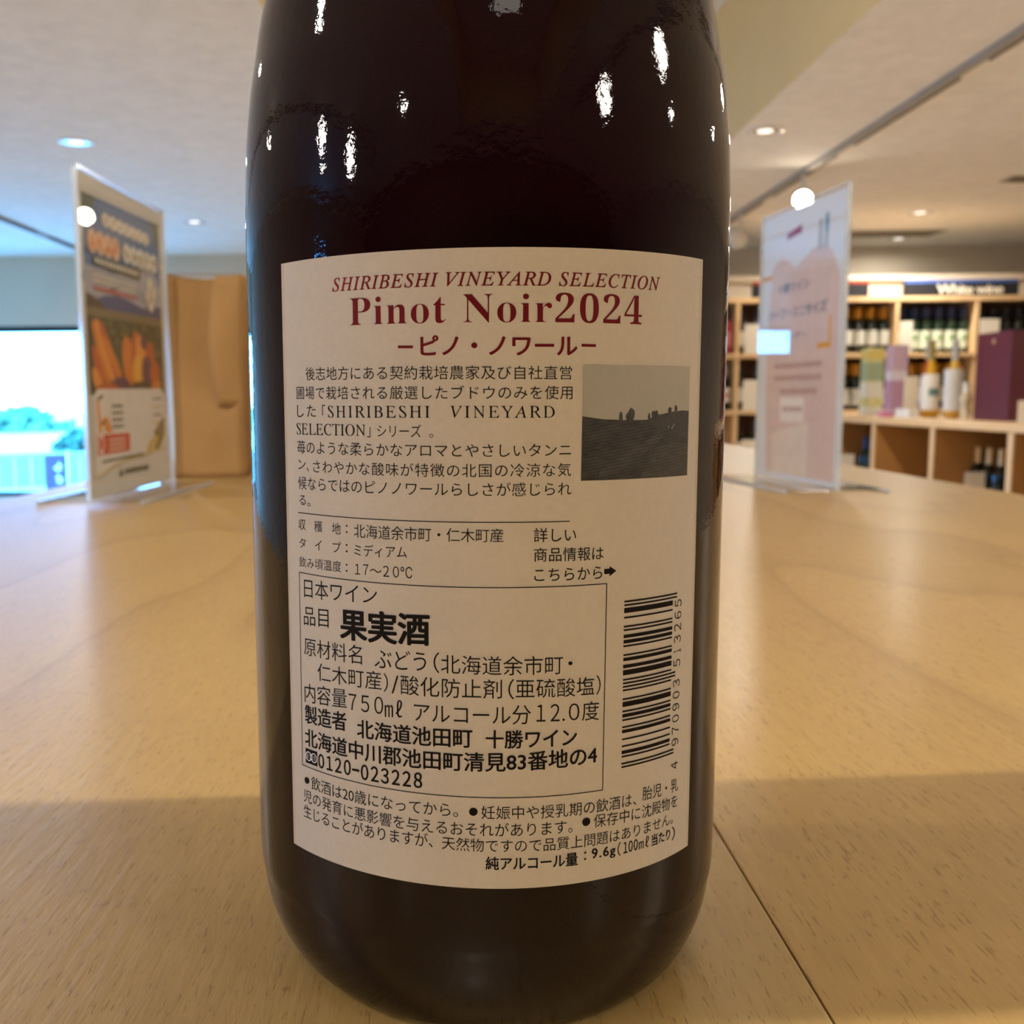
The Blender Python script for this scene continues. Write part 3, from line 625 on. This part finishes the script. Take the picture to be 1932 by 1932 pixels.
for s, u0, u1, z0, z1 in (('十勝ワイン', .158, .079, .2115, .2225), ('ハーフ・ミニサイズ', .180, .038, .1835, .1960), ('コーナー', .137, .082, .1590, .1680)):
    put_text(bm, s, 'P', lambda u, v, k, u0=u0, u1=u1, z0=z0, z1=z1: (u0 + (u1 - u0) * u, .00045 + .00002 * k, z0 + (z1 - z0) * v))
obj('lettering', bm, notice, RM[5])
# ------------------------------------------------------------------ kraft paper bag
pb = thing('paper_bag', 'plain brown kraft paper bag standing open behind the left acrylic stand', 'paper bag', (-.354, 1.043, 0), math.atan2(.012, .082))
def bag():
    w_, d_, h_ = .088, .150, .250; bm = bmesh.new(); nz = 26
    rows = []
    def ring(z):
        t = z / h_; k = max(0.0, min(1.0, (z - .045) / .20)) ; g = .020 * k; fl = .004 * sin(t * 9)
        pts = []
        # gusset face (toward the camera): fold pushed in along its middle
        for u in (0, .12, .25, .38, .5, .62, .75, .88, 1): pts.append((w_ * u + .0015 * sin(t * 5 + u * 4), g * (1 - abs(2 * u - 1)) + .0012 * sin(7 * t + 9 * u)))
        for u in (.2, .4, .6, .8): pts.append((w_ + .007 * sin(pi * u) * (t ** 2) + .0015 * sin(8 * t + u * 5), d_ * u))
        for u in (1, .75, .5, .25, 0): pts.append((w_ * u, d_ - .6 * g * (1 - abs(2 * u - 1))))
        for u in (.8, .6, .4, .2): pts.append((-.004 * sin(pi * u) * t + .001 * sin(6 * t + u * 7), d_ * u))
        return [(x, y, z + (.0035 * sin(31 * u_) if z >= h_ - 1e-6 else 0)) for u_, (x, y) in enumerate(pts)]
    zs = [h_ * i / nz for i in range(nz + 1)]
    for z in zs: rows.append([bm.verts.new(p) for p in ring(z)])
    n = len(rows[0])
    for a, b in zip(rows, rows[1:]):
        for i in range(n):
            j = (i + 1) % n; f = bm.faces.new((a[i], a[j], b[j], b[i])); f.smooth = True
    bm.faces.new(rows[0][::-1])
    # crease lines: horizontal folds and the triangle of the gusset
    for r_, z in zip(rows, zs):
        for v in r_:
            x, y = v.co.x, v.co.y
            if y < .03:
                dgo = abs(z - .088); v.co.y -= .0016 * max(0, 1 - dgo / .012)
                tri = abs((z - .045) - abs(x - w_ / 2) * 1.25); v.co.y -= .0014 * max(0, 1 - tri / .010)
    return bm
bo = obj('bag_wall', bag(), pb, M['kraft'])
so = bo.modifiers.new('thickness', 'SOLIDIFY'); so.thickness = .0004; so.offset = 0
# the front panel that bulges out of the gusset at the right, and its pinked rim
bm = bmesh.new(); R_ = []
for i in range(15):
    t = i / 14; z = .088 + t * .160; R_.append([bm.verts.new((.047 + .041 * u + .010 * (1 - u) * (1 - sin(t * pi)) , -.002 - .0075 * sin(pi * min(1, t * 1.1)) * sin(pi * (u * .8 + .2)), z)) for u in [k / 6 for k in range(7)]])
for a, b in zip(R_, R_[1:]):
    for i in range(6): f = bm.faces.new((a[i], a[i + 1], b[i + 1], b[i])); f.smooth = True
po = obj('fold', bm, pb, M['kraft']); so = po.modifiers.new('thickness', 'SOLIDIFY'); so.thickness = .0004
bm = bmesh.new()
for i in range(20): poly(bm, [(.0044 * i, -.0006, .2490), (.0044 * i + .0044, -.0006, .2490), (.0044 * i + .0022, -.0006, .2520)])
obj('pinked_rim', bm, pb, M['kraft'])

# ------------------------------------------------------------------ bottles for the shelves
def wine_bottle(label, glass, cap, paper, hgt=.30, r=.0375, group=None, burgundy=False, capz=.225, band=None, lz=(.055, .150)):
    s = hgt / .30
    root = thing('shelf_bottle', label, 'wine bottle', group=group)
    if burgundy: pr = [(0, .002), (.030, 0), (r, .008), (r, .13), (.030, .165), (.021, .195), (.0155, .225), (.0145, .29), (.0155, .292), (.0155, .30), (0, .30)]
    else: pr = [(0, .002), (.030, 0), (r, .006), (r, .185), (.0345, .200), (.022, .215), (.0155, .230), (.0145, .29), (.0155, .292), (.0155, .30), (0, .30)]
    obj('glass_body', lathe([(a, b * s) for a, b in pr], 20), root, glass)
    obj('capsule', lathe([(.0158, capz * s), (.0156, .262 * s), (.0152, .290 * s), (.0165, .292 * s), (.0165, .302 * s), (0, .302 * s)], 16), root, cap)
    if paper:
        bm = bmesh.new(); n = 12
        for i in range(n):
            a0, a1 = -1.75 + 3.5 * i / n, -1.75 + 3.5 * (i + 1) / n; rr = r + .0005
            f = bm.faces.new([bm.verts.new((rr * sin(a), -rr * cos(a), z * s)) for a, z in ((a0, lz[0]), (a1, lz[0]), (a1, lz[1]), (a0, lz[1]))]); f.smooth = True
        lb = obj('paper_label', bm, root, paper)
        if band:
            bm = bmesh.new()
            for i in range(6):
                a0, a1 = -.6 + 1.2 * i / 6, -.6 + 1.2 * (i + 1) / 6; rr = r + .0008
                bm.faces.new([bm.verts.new((rr * sin(a), -rr * cos(a), z * s)) for a, z in ((a0, .085), (a1, .085), (a1, .115), (a0, .115))])
            obj('print', bm, lb, band)
    return root
G_blk = mat('bottle_glass_black', (.006, .008, .006), .06, .5, var=.2)
G_grn = mat('bottle_glass_green', (.01, .028, .014), .06, .5, var=.2)
G_yel = mat('bottle_wine_yellow', (.55, .30, .02), .06, .5, var=.1)
G_gld = mat('bottle_wine_gold', (.62, .36, .07), .05, .5, var=.1)
G_red = mat('bottle_wine_red', (.32, .015, .012), .06, .5, var=.1)
G_pnk = mat('bottle_wine_pink', (.45, .06, .08), .06, .5, var=.1)
C_org = mat('foil_orange', (.62, .27, .02), .35, metal=.3); C_blu = mat('foil_blue', (.04, .06, .16), .3, metal=.4); C_blk = mat('foil_black', (.012, .011, .012), .3)
C_gld = mat('foil_gold', (.60, .42, .20), .35, metal=.3); C_gry = mat('foil_grey', (.35, .34, .32), .4)
P_gry = mat('paper_grey', (.50, .49, .42), .6, var=.08, scale=60); P_grn = mat('paper_pale_green', (.62, .66, .50), .6, var=.10, scale=50); P_wht = mat('paper_white', (.70, .68, .62), .6, var=.05, scale=50)
B_teal = mat('print_teal', (.10, .22, .22), .6); B_red = mat('print_red', (.45, .12, .06), .6); B_grn = mat('print_green', (.22, .34, .14), .6)

RY = 6.60
M['shelfshade'] = mat('shelf_inner_shade', (.36, .17, .045), .6, var=.1, scale=3)  # darker copy of the shelf wood, compartment shade put into its colour
ORD = ['first', 'second', 'third', 'fourth', 'fifth', 'sixth']
def row(x0, x1, z, make, label, group, n=6, depth=2, y0=None):
    first = None; sp = (x1 - x0) / n
    for d in range(depth):
        for i in range(n):
            p = (x0 + sp * (i + .5), (y0 or RY + .075) + d * .085, z); lab = label + ', ' + ORD[i] + ' from left' + ((', front row', ', back row')[d] if depth > 1 else '')
            if first is None: first = make(); first.location = p; first['label'] = lab; first['group'] = group
            else: dup(first, p, None, lab, group)
# ------------------------------------------------------------------ wine rack against the inner wall
RX = [1.375, 1.890, 2.405, 2.930, 3.450, 3.970, 4.490]
ZR = [.710, .345, -.030, -.400]
rk = thing('wine_rack', 'pale wooden wine rack with square compartments along the far wall', 'shelf', (0, RY, FLOOR))
for k, z in enumerate(ZR):
    obj('shelf_board', boxm(RX[0] - .015, RX[-1] + .015, -.004 * (k % 2), .34, z - FLOOR, z - FLOOR + (.028 if k else .032), .002), rk, M['shelfwood'])
for x in RX: 
    for k in range(3): obj('divider', boxm(x - .013, x + .013, 0.003, .34, ZR[k + 1] - FLOOR + .0285, ZR[k] - FLOOR - .0005, .001), rk, M['shelfwood'])
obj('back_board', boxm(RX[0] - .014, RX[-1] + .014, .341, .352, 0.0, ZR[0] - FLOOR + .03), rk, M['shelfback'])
obj('base_cabinet', boxm(RX[0] - .015, RX[-1] + .015, -.25, .340, 0.0, ZR[3] - FLOOR - .0005, .003), rk, M['shelfwood'])
S1, S2, S3 = ZR[1] + .029, ZR[2] + .029, ZR[3] + .029
row(2.42, 2.915, S1, lambda: wine_bottle('x', G_blk, C_org, P_gry), 'orange foil bottle on the upper shelf', 'orange foil bottles on the upper shelf')
row(2.95, 3.435, S1, lambda: wine_bottle('x', G_grn, C_blu, P_grn, band=B_grn, lz=(.03, .145)), 'blue foil bottle below the White wine board', 'blue foil bottles on the upper shelf')
row(3.47, 3.955, S1, lambda: wine_bottle('x', G_blk, C_blk, None), 'black bottle behind the burgundy box', 'black bottles on the upper shelf')
row(2.42, 2.915, S2, lambda: wine_bottle('x', G_blk, C_org, P_gry, lz=(.03, .14)), 'orange foil bottle behind the green and lavender cartons', 'orange foil bottles on the middle shelf')
row(2.95, 3.435, S2, lambda: wine_bottle('x', G_grn, C_org, P_wht), 'orange foil bottle behind the golden bottle', 'orange foil green bottles on the middle shelf')
row(1.905, 2.39, S1, lambda: wine_bottle('x', G_blk, C_blk, P_wht), 'black bottle behind the upper cream card', 'black bottles behind the upper cream card', depth=1)
row(1.905, 2.39, S2, lambda: wine_bottle('x', G_blk, C_blk, P_wht), 'black bottle behind the middle cream card', 'black bottles behind the middle cream card', depth=1)
row(1.905, 2.39, S3, lambda: wine_bottle('x', G_blk, C_blk, P_wht), 'black bottle behind the lowest cream card', 'black bottles behind the lowest cream card', depth=1)
row(1.40, 1.87, S1, lambda: wine_bottle('x', G_pnk, C_blk, mat('paper_pink', (.62, .20, .22), .6)), 'pink bottle on the upper shelf', 'pink bottles on the upper shelf', depth=1)
row(1.40, 1.87, S2, lambda: wine_bottle('x', G_blk, C_gry, P_wht, band=B_red), 'grey foil bottle on the middle shelf', 'grey foil bottles on the middle shelf', depth=1)
def card(loc, w_, h_, lab, rz=0.0, m=None, name='price_card', cat='card', thick=.003, foot=True):
    r_ = thing(name, lab, cat, loc, rz)
    obj('panel', boxm(-w_ / 2, w_ / 2, -thick, 0, 0.0, h_, .0008), r_, m or M['card'])
    if foot: obj('foot', boxm(-w_ / 2, w_ / 2, 0.0005, .012, 0, .003), r_, M['acrylic'])
    return r_
CY_ = RY + .008
card((2.03, CY_, S1), .19, .195, 'large cream card on the upper rack shelf, left of the right stand')
card((2.03, CY_, S2), .19, .20, 'large cream card on the middle rack shelf, left of the right stand')
card((2.03, CY_, S3), .19, .17, 'large cream card on the lowest rack shelf, left of the right stand')
card((2.995, CY_, S1), .085, .205, 'tall cream card at the left end of the blue foil bottles')
card((3.535, CY_, S1), .13, .215, 'cream card in front of the black bottles on the upper shelf, above the burgundy box')
# header boards standing on the rack
def board(x0, x1, z1, text, tw, band, lab, name='shelf_sign'):
    r_ = thing(name, lab, 'sign', ((x0 + x1) / 2, RY + .06, ZR[0] + .0325)); W_ = x1 - x0; H_ = z1 - ZR[0] - .0325
    pn = obj('panel', boxm(-W_ / 2, W_ / 2, -.01, .01, 0, H_, .001), r_, M['signblack'])
    bm = bmesh.new(); poly(bm, [(-W_ / 2 + .002, -.0104, H_ - .022), (W_ / 2 - .002, -.0104, H_ - .022), (W_ / 2 - .002, -.0104, H_ - .001), (-W_ / 2 + .002, -.0104, H_ - .001)]); obj('colour_band', bm, r_, band)
    bm = bmesh.new(); V, Fs = TEXT[(text, 'P')]; c0, c1, b0, b1 = tw
    put_text(bm, text, 'P', lambda u, v, k: (c0 + (c1 - c0) * u - (x0 + x1) / 2, -.0106 - .00005 * k, b0 + (b1 - b0) * v - ZR[0] - .0325)); obj('lettering', bm, r_, M['card'])
M['signblack'] = mat('sign_black', (.012, .012, .015), .5)
board(2.985, 3.735, .853, 'White wine', (3.20, 3.635, .758, .822), mat('band_blue', (.05, .10, .30), .4), 'black White wine board with a blue top band, on the rack')
board(1.99, 2.755, .853, 'Red wine', (2.20, 2.575, .758, .822), mat('band_red', (.35, .05, .02), .4), 'black board with a red top band on the rack, half hidden by the right stand')

# ------------------------------------------------------------------ display counter along the right
KX, KT = 2.20, -.020
kc = thing('display_counter', 'pale wooden display counter with open compartments, along the right side', 'counter', (KX, 0, FLOOR))
D_ = [6.28, 5.80, 5.15, 4.50, 3.85, 3.20, 2.55]
obj('worktop', boxm(0, .62, D_[-1] - .02, D_[0] + .02, KT - FLOOR - .035, KT - FLOOR, .003), kc, M['shelfwood'])
obj('bottom_board', boxm(.004, .60, D_[-1] - .01, D_[0] + .01, -.47 - FLOOR, -.445 - FLOOR, .002), kc, M['shelfwood'])
for y in D_:
    obj('divider', boxm(.0125, .585, y - .019, y + .019, -.4445 - FLOOR, KT - FLOOR - .0355, .001), kc, M['shelfshade'])  # divider sides carry the compartment shade in their colour
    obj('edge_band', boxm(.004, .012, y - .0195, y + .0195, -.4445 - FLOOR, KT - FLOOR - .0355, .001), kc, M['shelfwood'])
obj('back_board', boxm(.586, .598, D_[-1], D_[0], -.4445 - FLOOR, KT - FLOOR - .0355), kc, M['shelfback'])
obj('base', boxm(.02, .58, D_[-1] + .02, D_[0] - .02, 0, -.4705 - FLOOR), kc, M['shelfwood'])
Zs = -.4445
def pack(name, lab, cat, x, y, sx2, sy2, h_, m, print_m=None, zz=KT, rz=0, emblem=None):
    r_ = thing(name, lab, cat, (x, y, zz), rz)
    b_ = obj('carton', boxm(-sx2 / 2, sx2 / 2, -sy2 / 2, sy2 / 2, 0, h_, .002), r_, m)
    if print_m:
        for (z0, z1, k) in print_m[1]:
            bm = bmesh.new(); poly(bm, [(-sx2 / 2 + .002, -sy2 / 2 - .0006, z0), (sx2 / 2 - .002, -sy2 / 2 - .0006, z0), (sx2 / 2 - .002, -sy2 / 2 - .0006, z1), (-sx2 / 2 + .002, -sy2 / 2 - .0006, z1)]); obj('print', bm, b_, print_m[0][k]); bm = bmesh.new()
            poly(bm, [(-sx2 / 2 - .0006, sy2 / 2 - .002, z0), (-sx2 / 2 - .0006, -sy2 / 2 + .002, z0), (-sx2 / 2 - .0006, -sy2 / 2 + .002, z1), (-sx2 / 2 - .0006, sy2 / 2 - .002, z1)]); obj('print', bm, b_, print_m[0][k])
    return r_
pack('gift_carton', 'tall yellow green gift carton on the counter, right of the right stand', 'box', 2.42, 5.72, .095, .095, .385, mat('carton_yellow_green', (.52, .50, .22), .5, var=.25, scale=25),
     ([flat((.30, .38, .24)), flat((.62, .62, .52)), flat((.62, .50, .14))], [(.20, .30, 0), (.10, .19, 1), (.32, .37, 2), (0.002, .05, 1)]))
pack('gift_carton', 'tall lavender gift carton on the counter beside the yellow green one', 'box', 2.42, 5.40, .085, .085, .385, mat('carton_lavender', (.47, .33, .40), .5, var=.1, scale=20),
     ([flat((.60, .55, .58)), flat((.40, .24, .34))], [(.195, .245, 0), (.04, .19, 1)]))
card((2.36, 5.08, KT), .075, .21, 'white card standing on the counter between lavender carton and red bottle', 0)
def counter_bottle(lab, x, y, **k): b_ = wine_bottle(lab, **k); b_.name = 'wine_bottle'; b_.location = (x, y, KT); return b_
counter_bottle('red wine bottle with grey foil and white label on the counter', 2.50, 5.20, glass=G_red, cap=C_gry, paper=P_wht, hgt=.40, burgundy=True, lz=(.04, .15))
counter_bottle('yellow wine bottle with teal print on its white label, on the counter', 2.42, 5.00, glass=G_yel, cap=mat('foil_olive', (.30, .22, .05), .3, metal=.3), paper=P_wht, hgt=.385, r=.043, burgundy=True, band=B_teal, lz=(.03, .17))
counter_bottle('golden wine bottle with a pale grey label on the counter, nearest the burgundy box', 2.42, 4.76, glass=G_gld, cap=C_gry, paper=mat('paper_silver', (.55, .54, .50), .4), hgt=.375, r=.046, burgundy=True, lz=(.03, .19))
counter_bottle('small clear bottle with white cap on the counter beside the burgundy box', 2.40, 4.60, glass=mat('bottle_glass_pale', (.50, .42, .28), .1), cap=P_wht, paper=None, hgt=.17, r=.022, burgundy=True)
pack('white_packet', 'small white packet lying on the counter at the foot of the yellow bottle', 'packet', 2.30, 4.98, .05, .16, .045, P_wht)
pack('pink_packet', 'small pink packet on the counter at the foot of the lavender carton', 'packet', 2.30, 5.24, .05, .07, .025, flat((.60, .20, .34)))
bx = pack('gift_box', 'large burgundy gift box standing on the counter', 'box', 2.475, 4.29, .25, .28, .385, mat('box_burgundy', (.085, .009, .016), .4, var=.05))
bm = bmesh.new(); poly(bm, [(-.1256, y, z) for y, z in el(0.0, .345, .010, .010)]); obj('emblem', bm, bx.children[0], C_gld)
bm = bmesh.new(); box(bm, -.1258, -.1249, .095, .100, .005, .38); obj('lid_line', bm, bx, mat('box_line', (.06, .008, .012), .5))
pack('gift_box', 'second burgundy gift box at the right image edge, behind the large one', 'box', 2.70, 4.02, .16, .16, .24, mat('box_pink_red', (.26, .04, .07), .4))
card((2.30, 3.93, KT), .06, .09, 'white card on the counter at the right image edge', 0)
def low_row(y0, n, lab, grp, cap, glass, sp=.085):
    first = wine_bottle(lab + ', nearest', glass, cap, None, hgt=.30, group=grp); first.location = (2.39, y0, Zs)
    for i in range(1, n): dup(first, (2.39, y0 + i * sp, Zs), None, lab + (', farthest' if i == n - 1 else ', middle'), grp)
low_row(4.243, 3, 'gold foil bottle in the counter below the burgundy box', 'gold foil bottles in the counter', C_gld, G_blk, .098)
low_row(5.60, 2, 'blue foil bottle in the leftmost visible counter compartment', 'blue foil bottles in the counter', C_blu, G_grn)
card((2.255, 4.20, Zs), .085, .205, 'white card in the counter compartment beside the gold foil bottles', 0); 
card((2.25, 5.66, Zs), .13, .20, 'white card at the foot of the blue foil bottles in the counter', 0)

# ------------------------------------------------------------------ ceiling fittings
def track(x, y0, y1, lab):
    r_ = thing('lighting_track', lab, 'track light', (x, (y0 + y1) / 2, CEIL)); h = (y1 - y0) / 2
    obj('rail', boxm(-.018, .018, -h, h, -.020, 0, .002), r_, mat('rail_grey', (.36, .34, .30), .5))
    y = -h + .12
    while y < h - .5:
        obj('slot_strip', boxm(.0185, .024, y, min(h, y + .95), -.026, -.004, .001), r_, mat('rail_slot_dark', (.16, .12, .07), .6)); y += 1.15  # dark strips for the slots along the rail
    return r_
track(1.80, 1.2, 6.75, 'long grey lighting track on the right side of the ceiling'); track(-2.87, 1.0, 7.6, 'long grey lighting track on the left side of the ceiling')
def spot(lab, loc, aim, grp=None):
    """cylindrical track spotlight; loc is the lamp mouth"""
    r_ = thing('spotlight', lab, 'spotlight', (loc[0], loc[1], CEIL - .021), group=grp)
    d = Vector(aim) - Vector(loc); q = d.to_track_quat('-Z', 'Y'); off = Vector(loc) - r_.location
    hd = obj('lamp_head', lathe([(.046, .0), (.050, .0), (.050, .060), (.046, .100), (.030, .118), (0, .118)], 28), r_, M['metal'], loc=off); hd.rotation_euler = q.to_euler()
    bb = obj('bulb', lathe([(0, .012), (.044, .012)], 28), hd, M['bulb'])
    obj('stem', boxm(-.008, .008, -.008, .008, off.z + .05, 0, .001), r_, M['metal'])
    return r_
spot('lit white spotlight hanging above the top edge of the right stand', (1.80, 5.165, 1.100), (1.2, 3.0, .2))
spot('white spotlight on the right track beside the foreground bottle\'s edge', (1.80, 6.30, 1.050), (2.6, 6.9, .1))
for k, (x, y) in enumerate(((1.80, -.10), (1.80, -1.35), (1.80, 2.45), (-2.87, -.55), (-2.87, -1.45), (-2.87, 1.60))):
    if k == 0: tr = track(1.80, -2.4, 1.1, 'grey lighting track on the right, above and behind the camera'); tl = track(-2.87, -2.4, .9, 'grey lighting track on the left, above and behind the camera')
    spot('white lit spotlight on a side track outside the picture', (x, y, 1.10), (x * .5, y * .3, 0), 'spotlights seen only as glints on the bottle')
ks = spot('white lit spotlight with an added shadow bar, behind the camera', (KEY[0], KEY[1] - .02, KEY[2] - .01), (.15, .35, 0))
# added bar below the lamp, shaped to cast the table's straight shadow band
def kp(x, c, q): return Vector(KEY) + q * (Vector((x, c + .1034 * x, 0)) - Vector(KEY)) - ks.location
bm = bmesh.new(); vs = [bm.verts.new(kp(x, c, q)) for q in (.085, .090) for x, c in ((-.7, .0622), (.7, .0622), (.7, -.0365), (-.7, -.0365))]
for q in ((0, 1, 2, 3), (7, 6, 5, 4), (0, 4, 5, 1), (1, 5, 6, 2), (2, 6, 7, 3), (3, 7, 4, 0)): bm.faces.new([vs[k] for k in q])
bmesh.ops.recalc_face_normals(bm, faces=bm.faces[:])
obj('shadow_bar', bm, ks, M['black'])
def downlight(x, y, lab, grp=None, twin=True, z=CEIL):
    r_ = thing('downlight', lab, 'downlight', (x, y, z), group=grp)
    obj('trim_ring', lathe([(.056, -.0005), (.060, -.006), (.074, -.006), (.080, -.001)], 36), r_, M['chrome2'])
    obj('reflector', lathe([(.057, -.0035), (.040, -.0028), (.034, -.0022)], 32), r_, M['chrome'])
    obj('bulb', lathe([(0, -.0040), (.030, -.0036), (.034, -.0022)], 24), r_, M['bulb_dim'])
    return r_
M['chrome2'] = mat('trim_white', (.85, .85, .85), .2, .6, var=.02)
for i, (x, y) in enumerate(DOWN):
    downlight(x, y, ['round recessed ceiling lamp above the left stand, nearer one', 'round recessed ceiling lamp between left stand and bottle, farther one', 'round recessed ceiling lamp beside the raised ceiling edge, right of the bottle', 'round recessed ceiling lamp at the far right, before the wall'][i] if i < 4 else 'round recessed ceiling lamp outside the picture', None if i < 4 else 'recessed ceiling lamps outside the picture')  # the lamp behind the inner wall is an added fill
def vent(x, y, sx2, sy2, lab):
    r_ = thing('ceiling_vent', lab, 'vent', (x, y, CEIL)); obj('frame', boxm(-sx2 / 2, sx2 / 2, -sy2 / 2, sy2 / 2, -.006, -.0005, .002), r_, mat('vent_grey', (.40, .36, .28), .6))
    for k in range(4): obj('slat', boxm(-sx2 / 2 + .02, sx2 / 2 - .02, -sy2 / 2 + sy2 * (k + .6) / 4.6, -sy2 / 2 + sy2 * (k + .9) / 4.6, -.010, -.0062), r_, mat('vent_slat', (.16, .13, .09), .6))
vent(3.10, 5.45, .26, .14, 'small dark slotted ceiling vent at the right image edge'); vent(3.05, 7.25, .85, .30, 'wide grey ceiling vent near the far right wall')

# ------------------------------------------------------------------ outside the back window
GZ = -1.05
struct('terrace', boxm(-60, 30, YB + .21, 90, GZ - .1, GZ), mat('terrace_concrete', (.34, .33, .31), .8, var=.1, scale=.5))
bpy.data.objects['terrace'].name = 'floor_terrace'
fn = thing('fence', 'low pale fence on the terrace outside the window', 'fence', (-7.5, 11.6, GZ), math.atan2(.12 * 6, 6) + .28)
FW = mat('fence_pale', (.20, .20, .19), .7, var=.1)
for i in range(44): obj('slat', boxm(i * .2, i * .2 + .185, 0, .02, .03, .40), fn, FW)
obj('top_rail', boxm(-.02, 8.82, -.02, .045, .405, .46, .004), fn, FW)
for i in range(6): obj('post', boxm(i * 1.75 - .03, i * 1.75 + .03, .022, .08, 0, .404), fn, FW)
bn = thing('banner', 'purple banner with white characters outside the window', 'banner', (-4.30, 10.35, GZ), .12)
obj('cloth', boxm(-.115, .115, -.004, .004, .03, .56, .003), bn, mat('cloth_purple', (.085, .045, .25), .7, .2))
obj('pole', lathe([(.010, 0), (.010, .60), (0, .602)], 10), bn, M['metal'], loc=(.125, .01, 0))
bm = bmesh.new(); rnd = random.Random(2)
for k in range(3):
    for q in range(5):
        a = rnd.choice((0, pi / 2, .6)); poly(bm, [(x, -.0046 - .0002 * q, z) for x, z in el(.03 + rnd.uniform(-.025, .025), .43 - .145 * k + rnd.uniform(-.035, .035), .038, .008, a, 8)])
obj('lettering', bm, bn, M['card'])
st = thing('bollard', 'short brown wooden post outside the window, left of the purple banner', 'post', (-4.72, 10.2, GZ)); obj('shaft', lathe([(.035, 0), (.035, .085), (.03, .095), (0, .097)], 14), st, mat('post_brown', (.20, .11, .05), .8))
obj('cap', lathe([(.040, .097), (.040, .105), (0, .110)], 14), st, mat('post_cap', (.14, .08, .04), .8))
LEAF = [mat('leaf_green', (.10, .22, .12), .7, var=.3, scale=6), mat('leaf_yellow', (.42, .50, .10), .7, var=.2, scale=6), mat('leaf_dark', (.05, .14, .09), .7, var=.3, scale=4)]
BARK = mat('bark', (.10, .07, .05), .9)
def crown(R_, H_, n, seed, lf):
    rnd = random.Random(seed); bm = bmesh.new()
    for i in range(n):
        t = rnd.random(); a = rnd.uniform(0, 2 * pi); rr = R_ * (1 - t * .85) * rnd.uniform(.3, 1); c = Vector((rr * cos(a), rr * sin(a), H_ * t)); q = Vector((rnd.gauss(0, 1), rnd.gauss(0, 1), rnd.gauss(0, 1))).normalized()
        e1 = q.orthogonal().normalized() * lf; e2 = q.cross(e1).normalized() * lf * .6
        bm.faces.new([bm.verts.new(c + v) for v in (e1, e2, -e1, -e2)])
    return bm
trees = [(-8.6, 22, 1.2, 1.6, 'dark conifer outside the window, leftmost'), (-7.0, 27, 1.1, 1.7, 'dark conifer outside the window, left of the banner'), (-16.0, 36, 3.5, 1.9, 'pale distant tree behind the leftmost conifer'), (-11.5, 48, 4.0, 2.2, 'pale distant tree behind the banner'), (-2.8, 46, 4.0, 2.9, 'broad distant tree left of the left stand'), (-26.5, 44, 5.0, 1.8, 'broad distant tree at the left image edge')]
for k, (x, y, R_, H_, lab) in enumerate(trees):
    t = thing('tree', lab, 'tree', (x, y, GZ - 2.2)); obj('trunk', lathe([(.16, 0), (.10, 1.6), (.05, 1.8 + H_ * .7)], 10), t, BARK)
    obj('foliage', crown(R_, H_, 900, k, .22 if y < 30 else .45), t, LEAF[2 if y < 30 else 0], loc=(0, 0, 1.0))
for k, (x, y) in enumerate(((-4.85, 10.0), (-4.60, 10.35), (-4.48, 10.5), (-4.10, 10.75), (-5.0, 9.8))):
    t = thing('shrub', 'low yellow green shrub along the terrace edge outside the window', 'shrub', (x, y, GZ), group='low shrubs along the terrace'); obj('stems', lathe([(.02, 0), (.01, .05)], 6), t, BARK); obj('foliage', crown(.09, .09, 90, k + 20, .022), t, LEAF[1], loc=(0, 0, .02))

# ------------------------------------------------------------------ boxes on the table behind the bottle, seen only in the right stand's reflection
def hidden(lab, x, y, sx2, sy2, h_, m):
    r_ = thing('gift_box', lab, 'box', (x, y, 0)); obj('carton', boxm(-sx2 / 2, sx2 / 2, -sy2 / 2, sy2 / 2, 0, h_, .002), r_, m); obj('lid', boxm(-sx2 / 2 - .001, sx2 / 2 + .001, -sy2 / 2 - .001, sy2 / 2 + .001, h_ + .0005, h_ + .012, .002), r_, m)
hidden('tall brown box on the table hidden behind the bottle', -.080, 1.50, .18, .12, .30, M['kraft'])
hidden('low brown box on the table hidden behind the bottle', .125, 1.50, .12, .12, .155, M['kraft'])
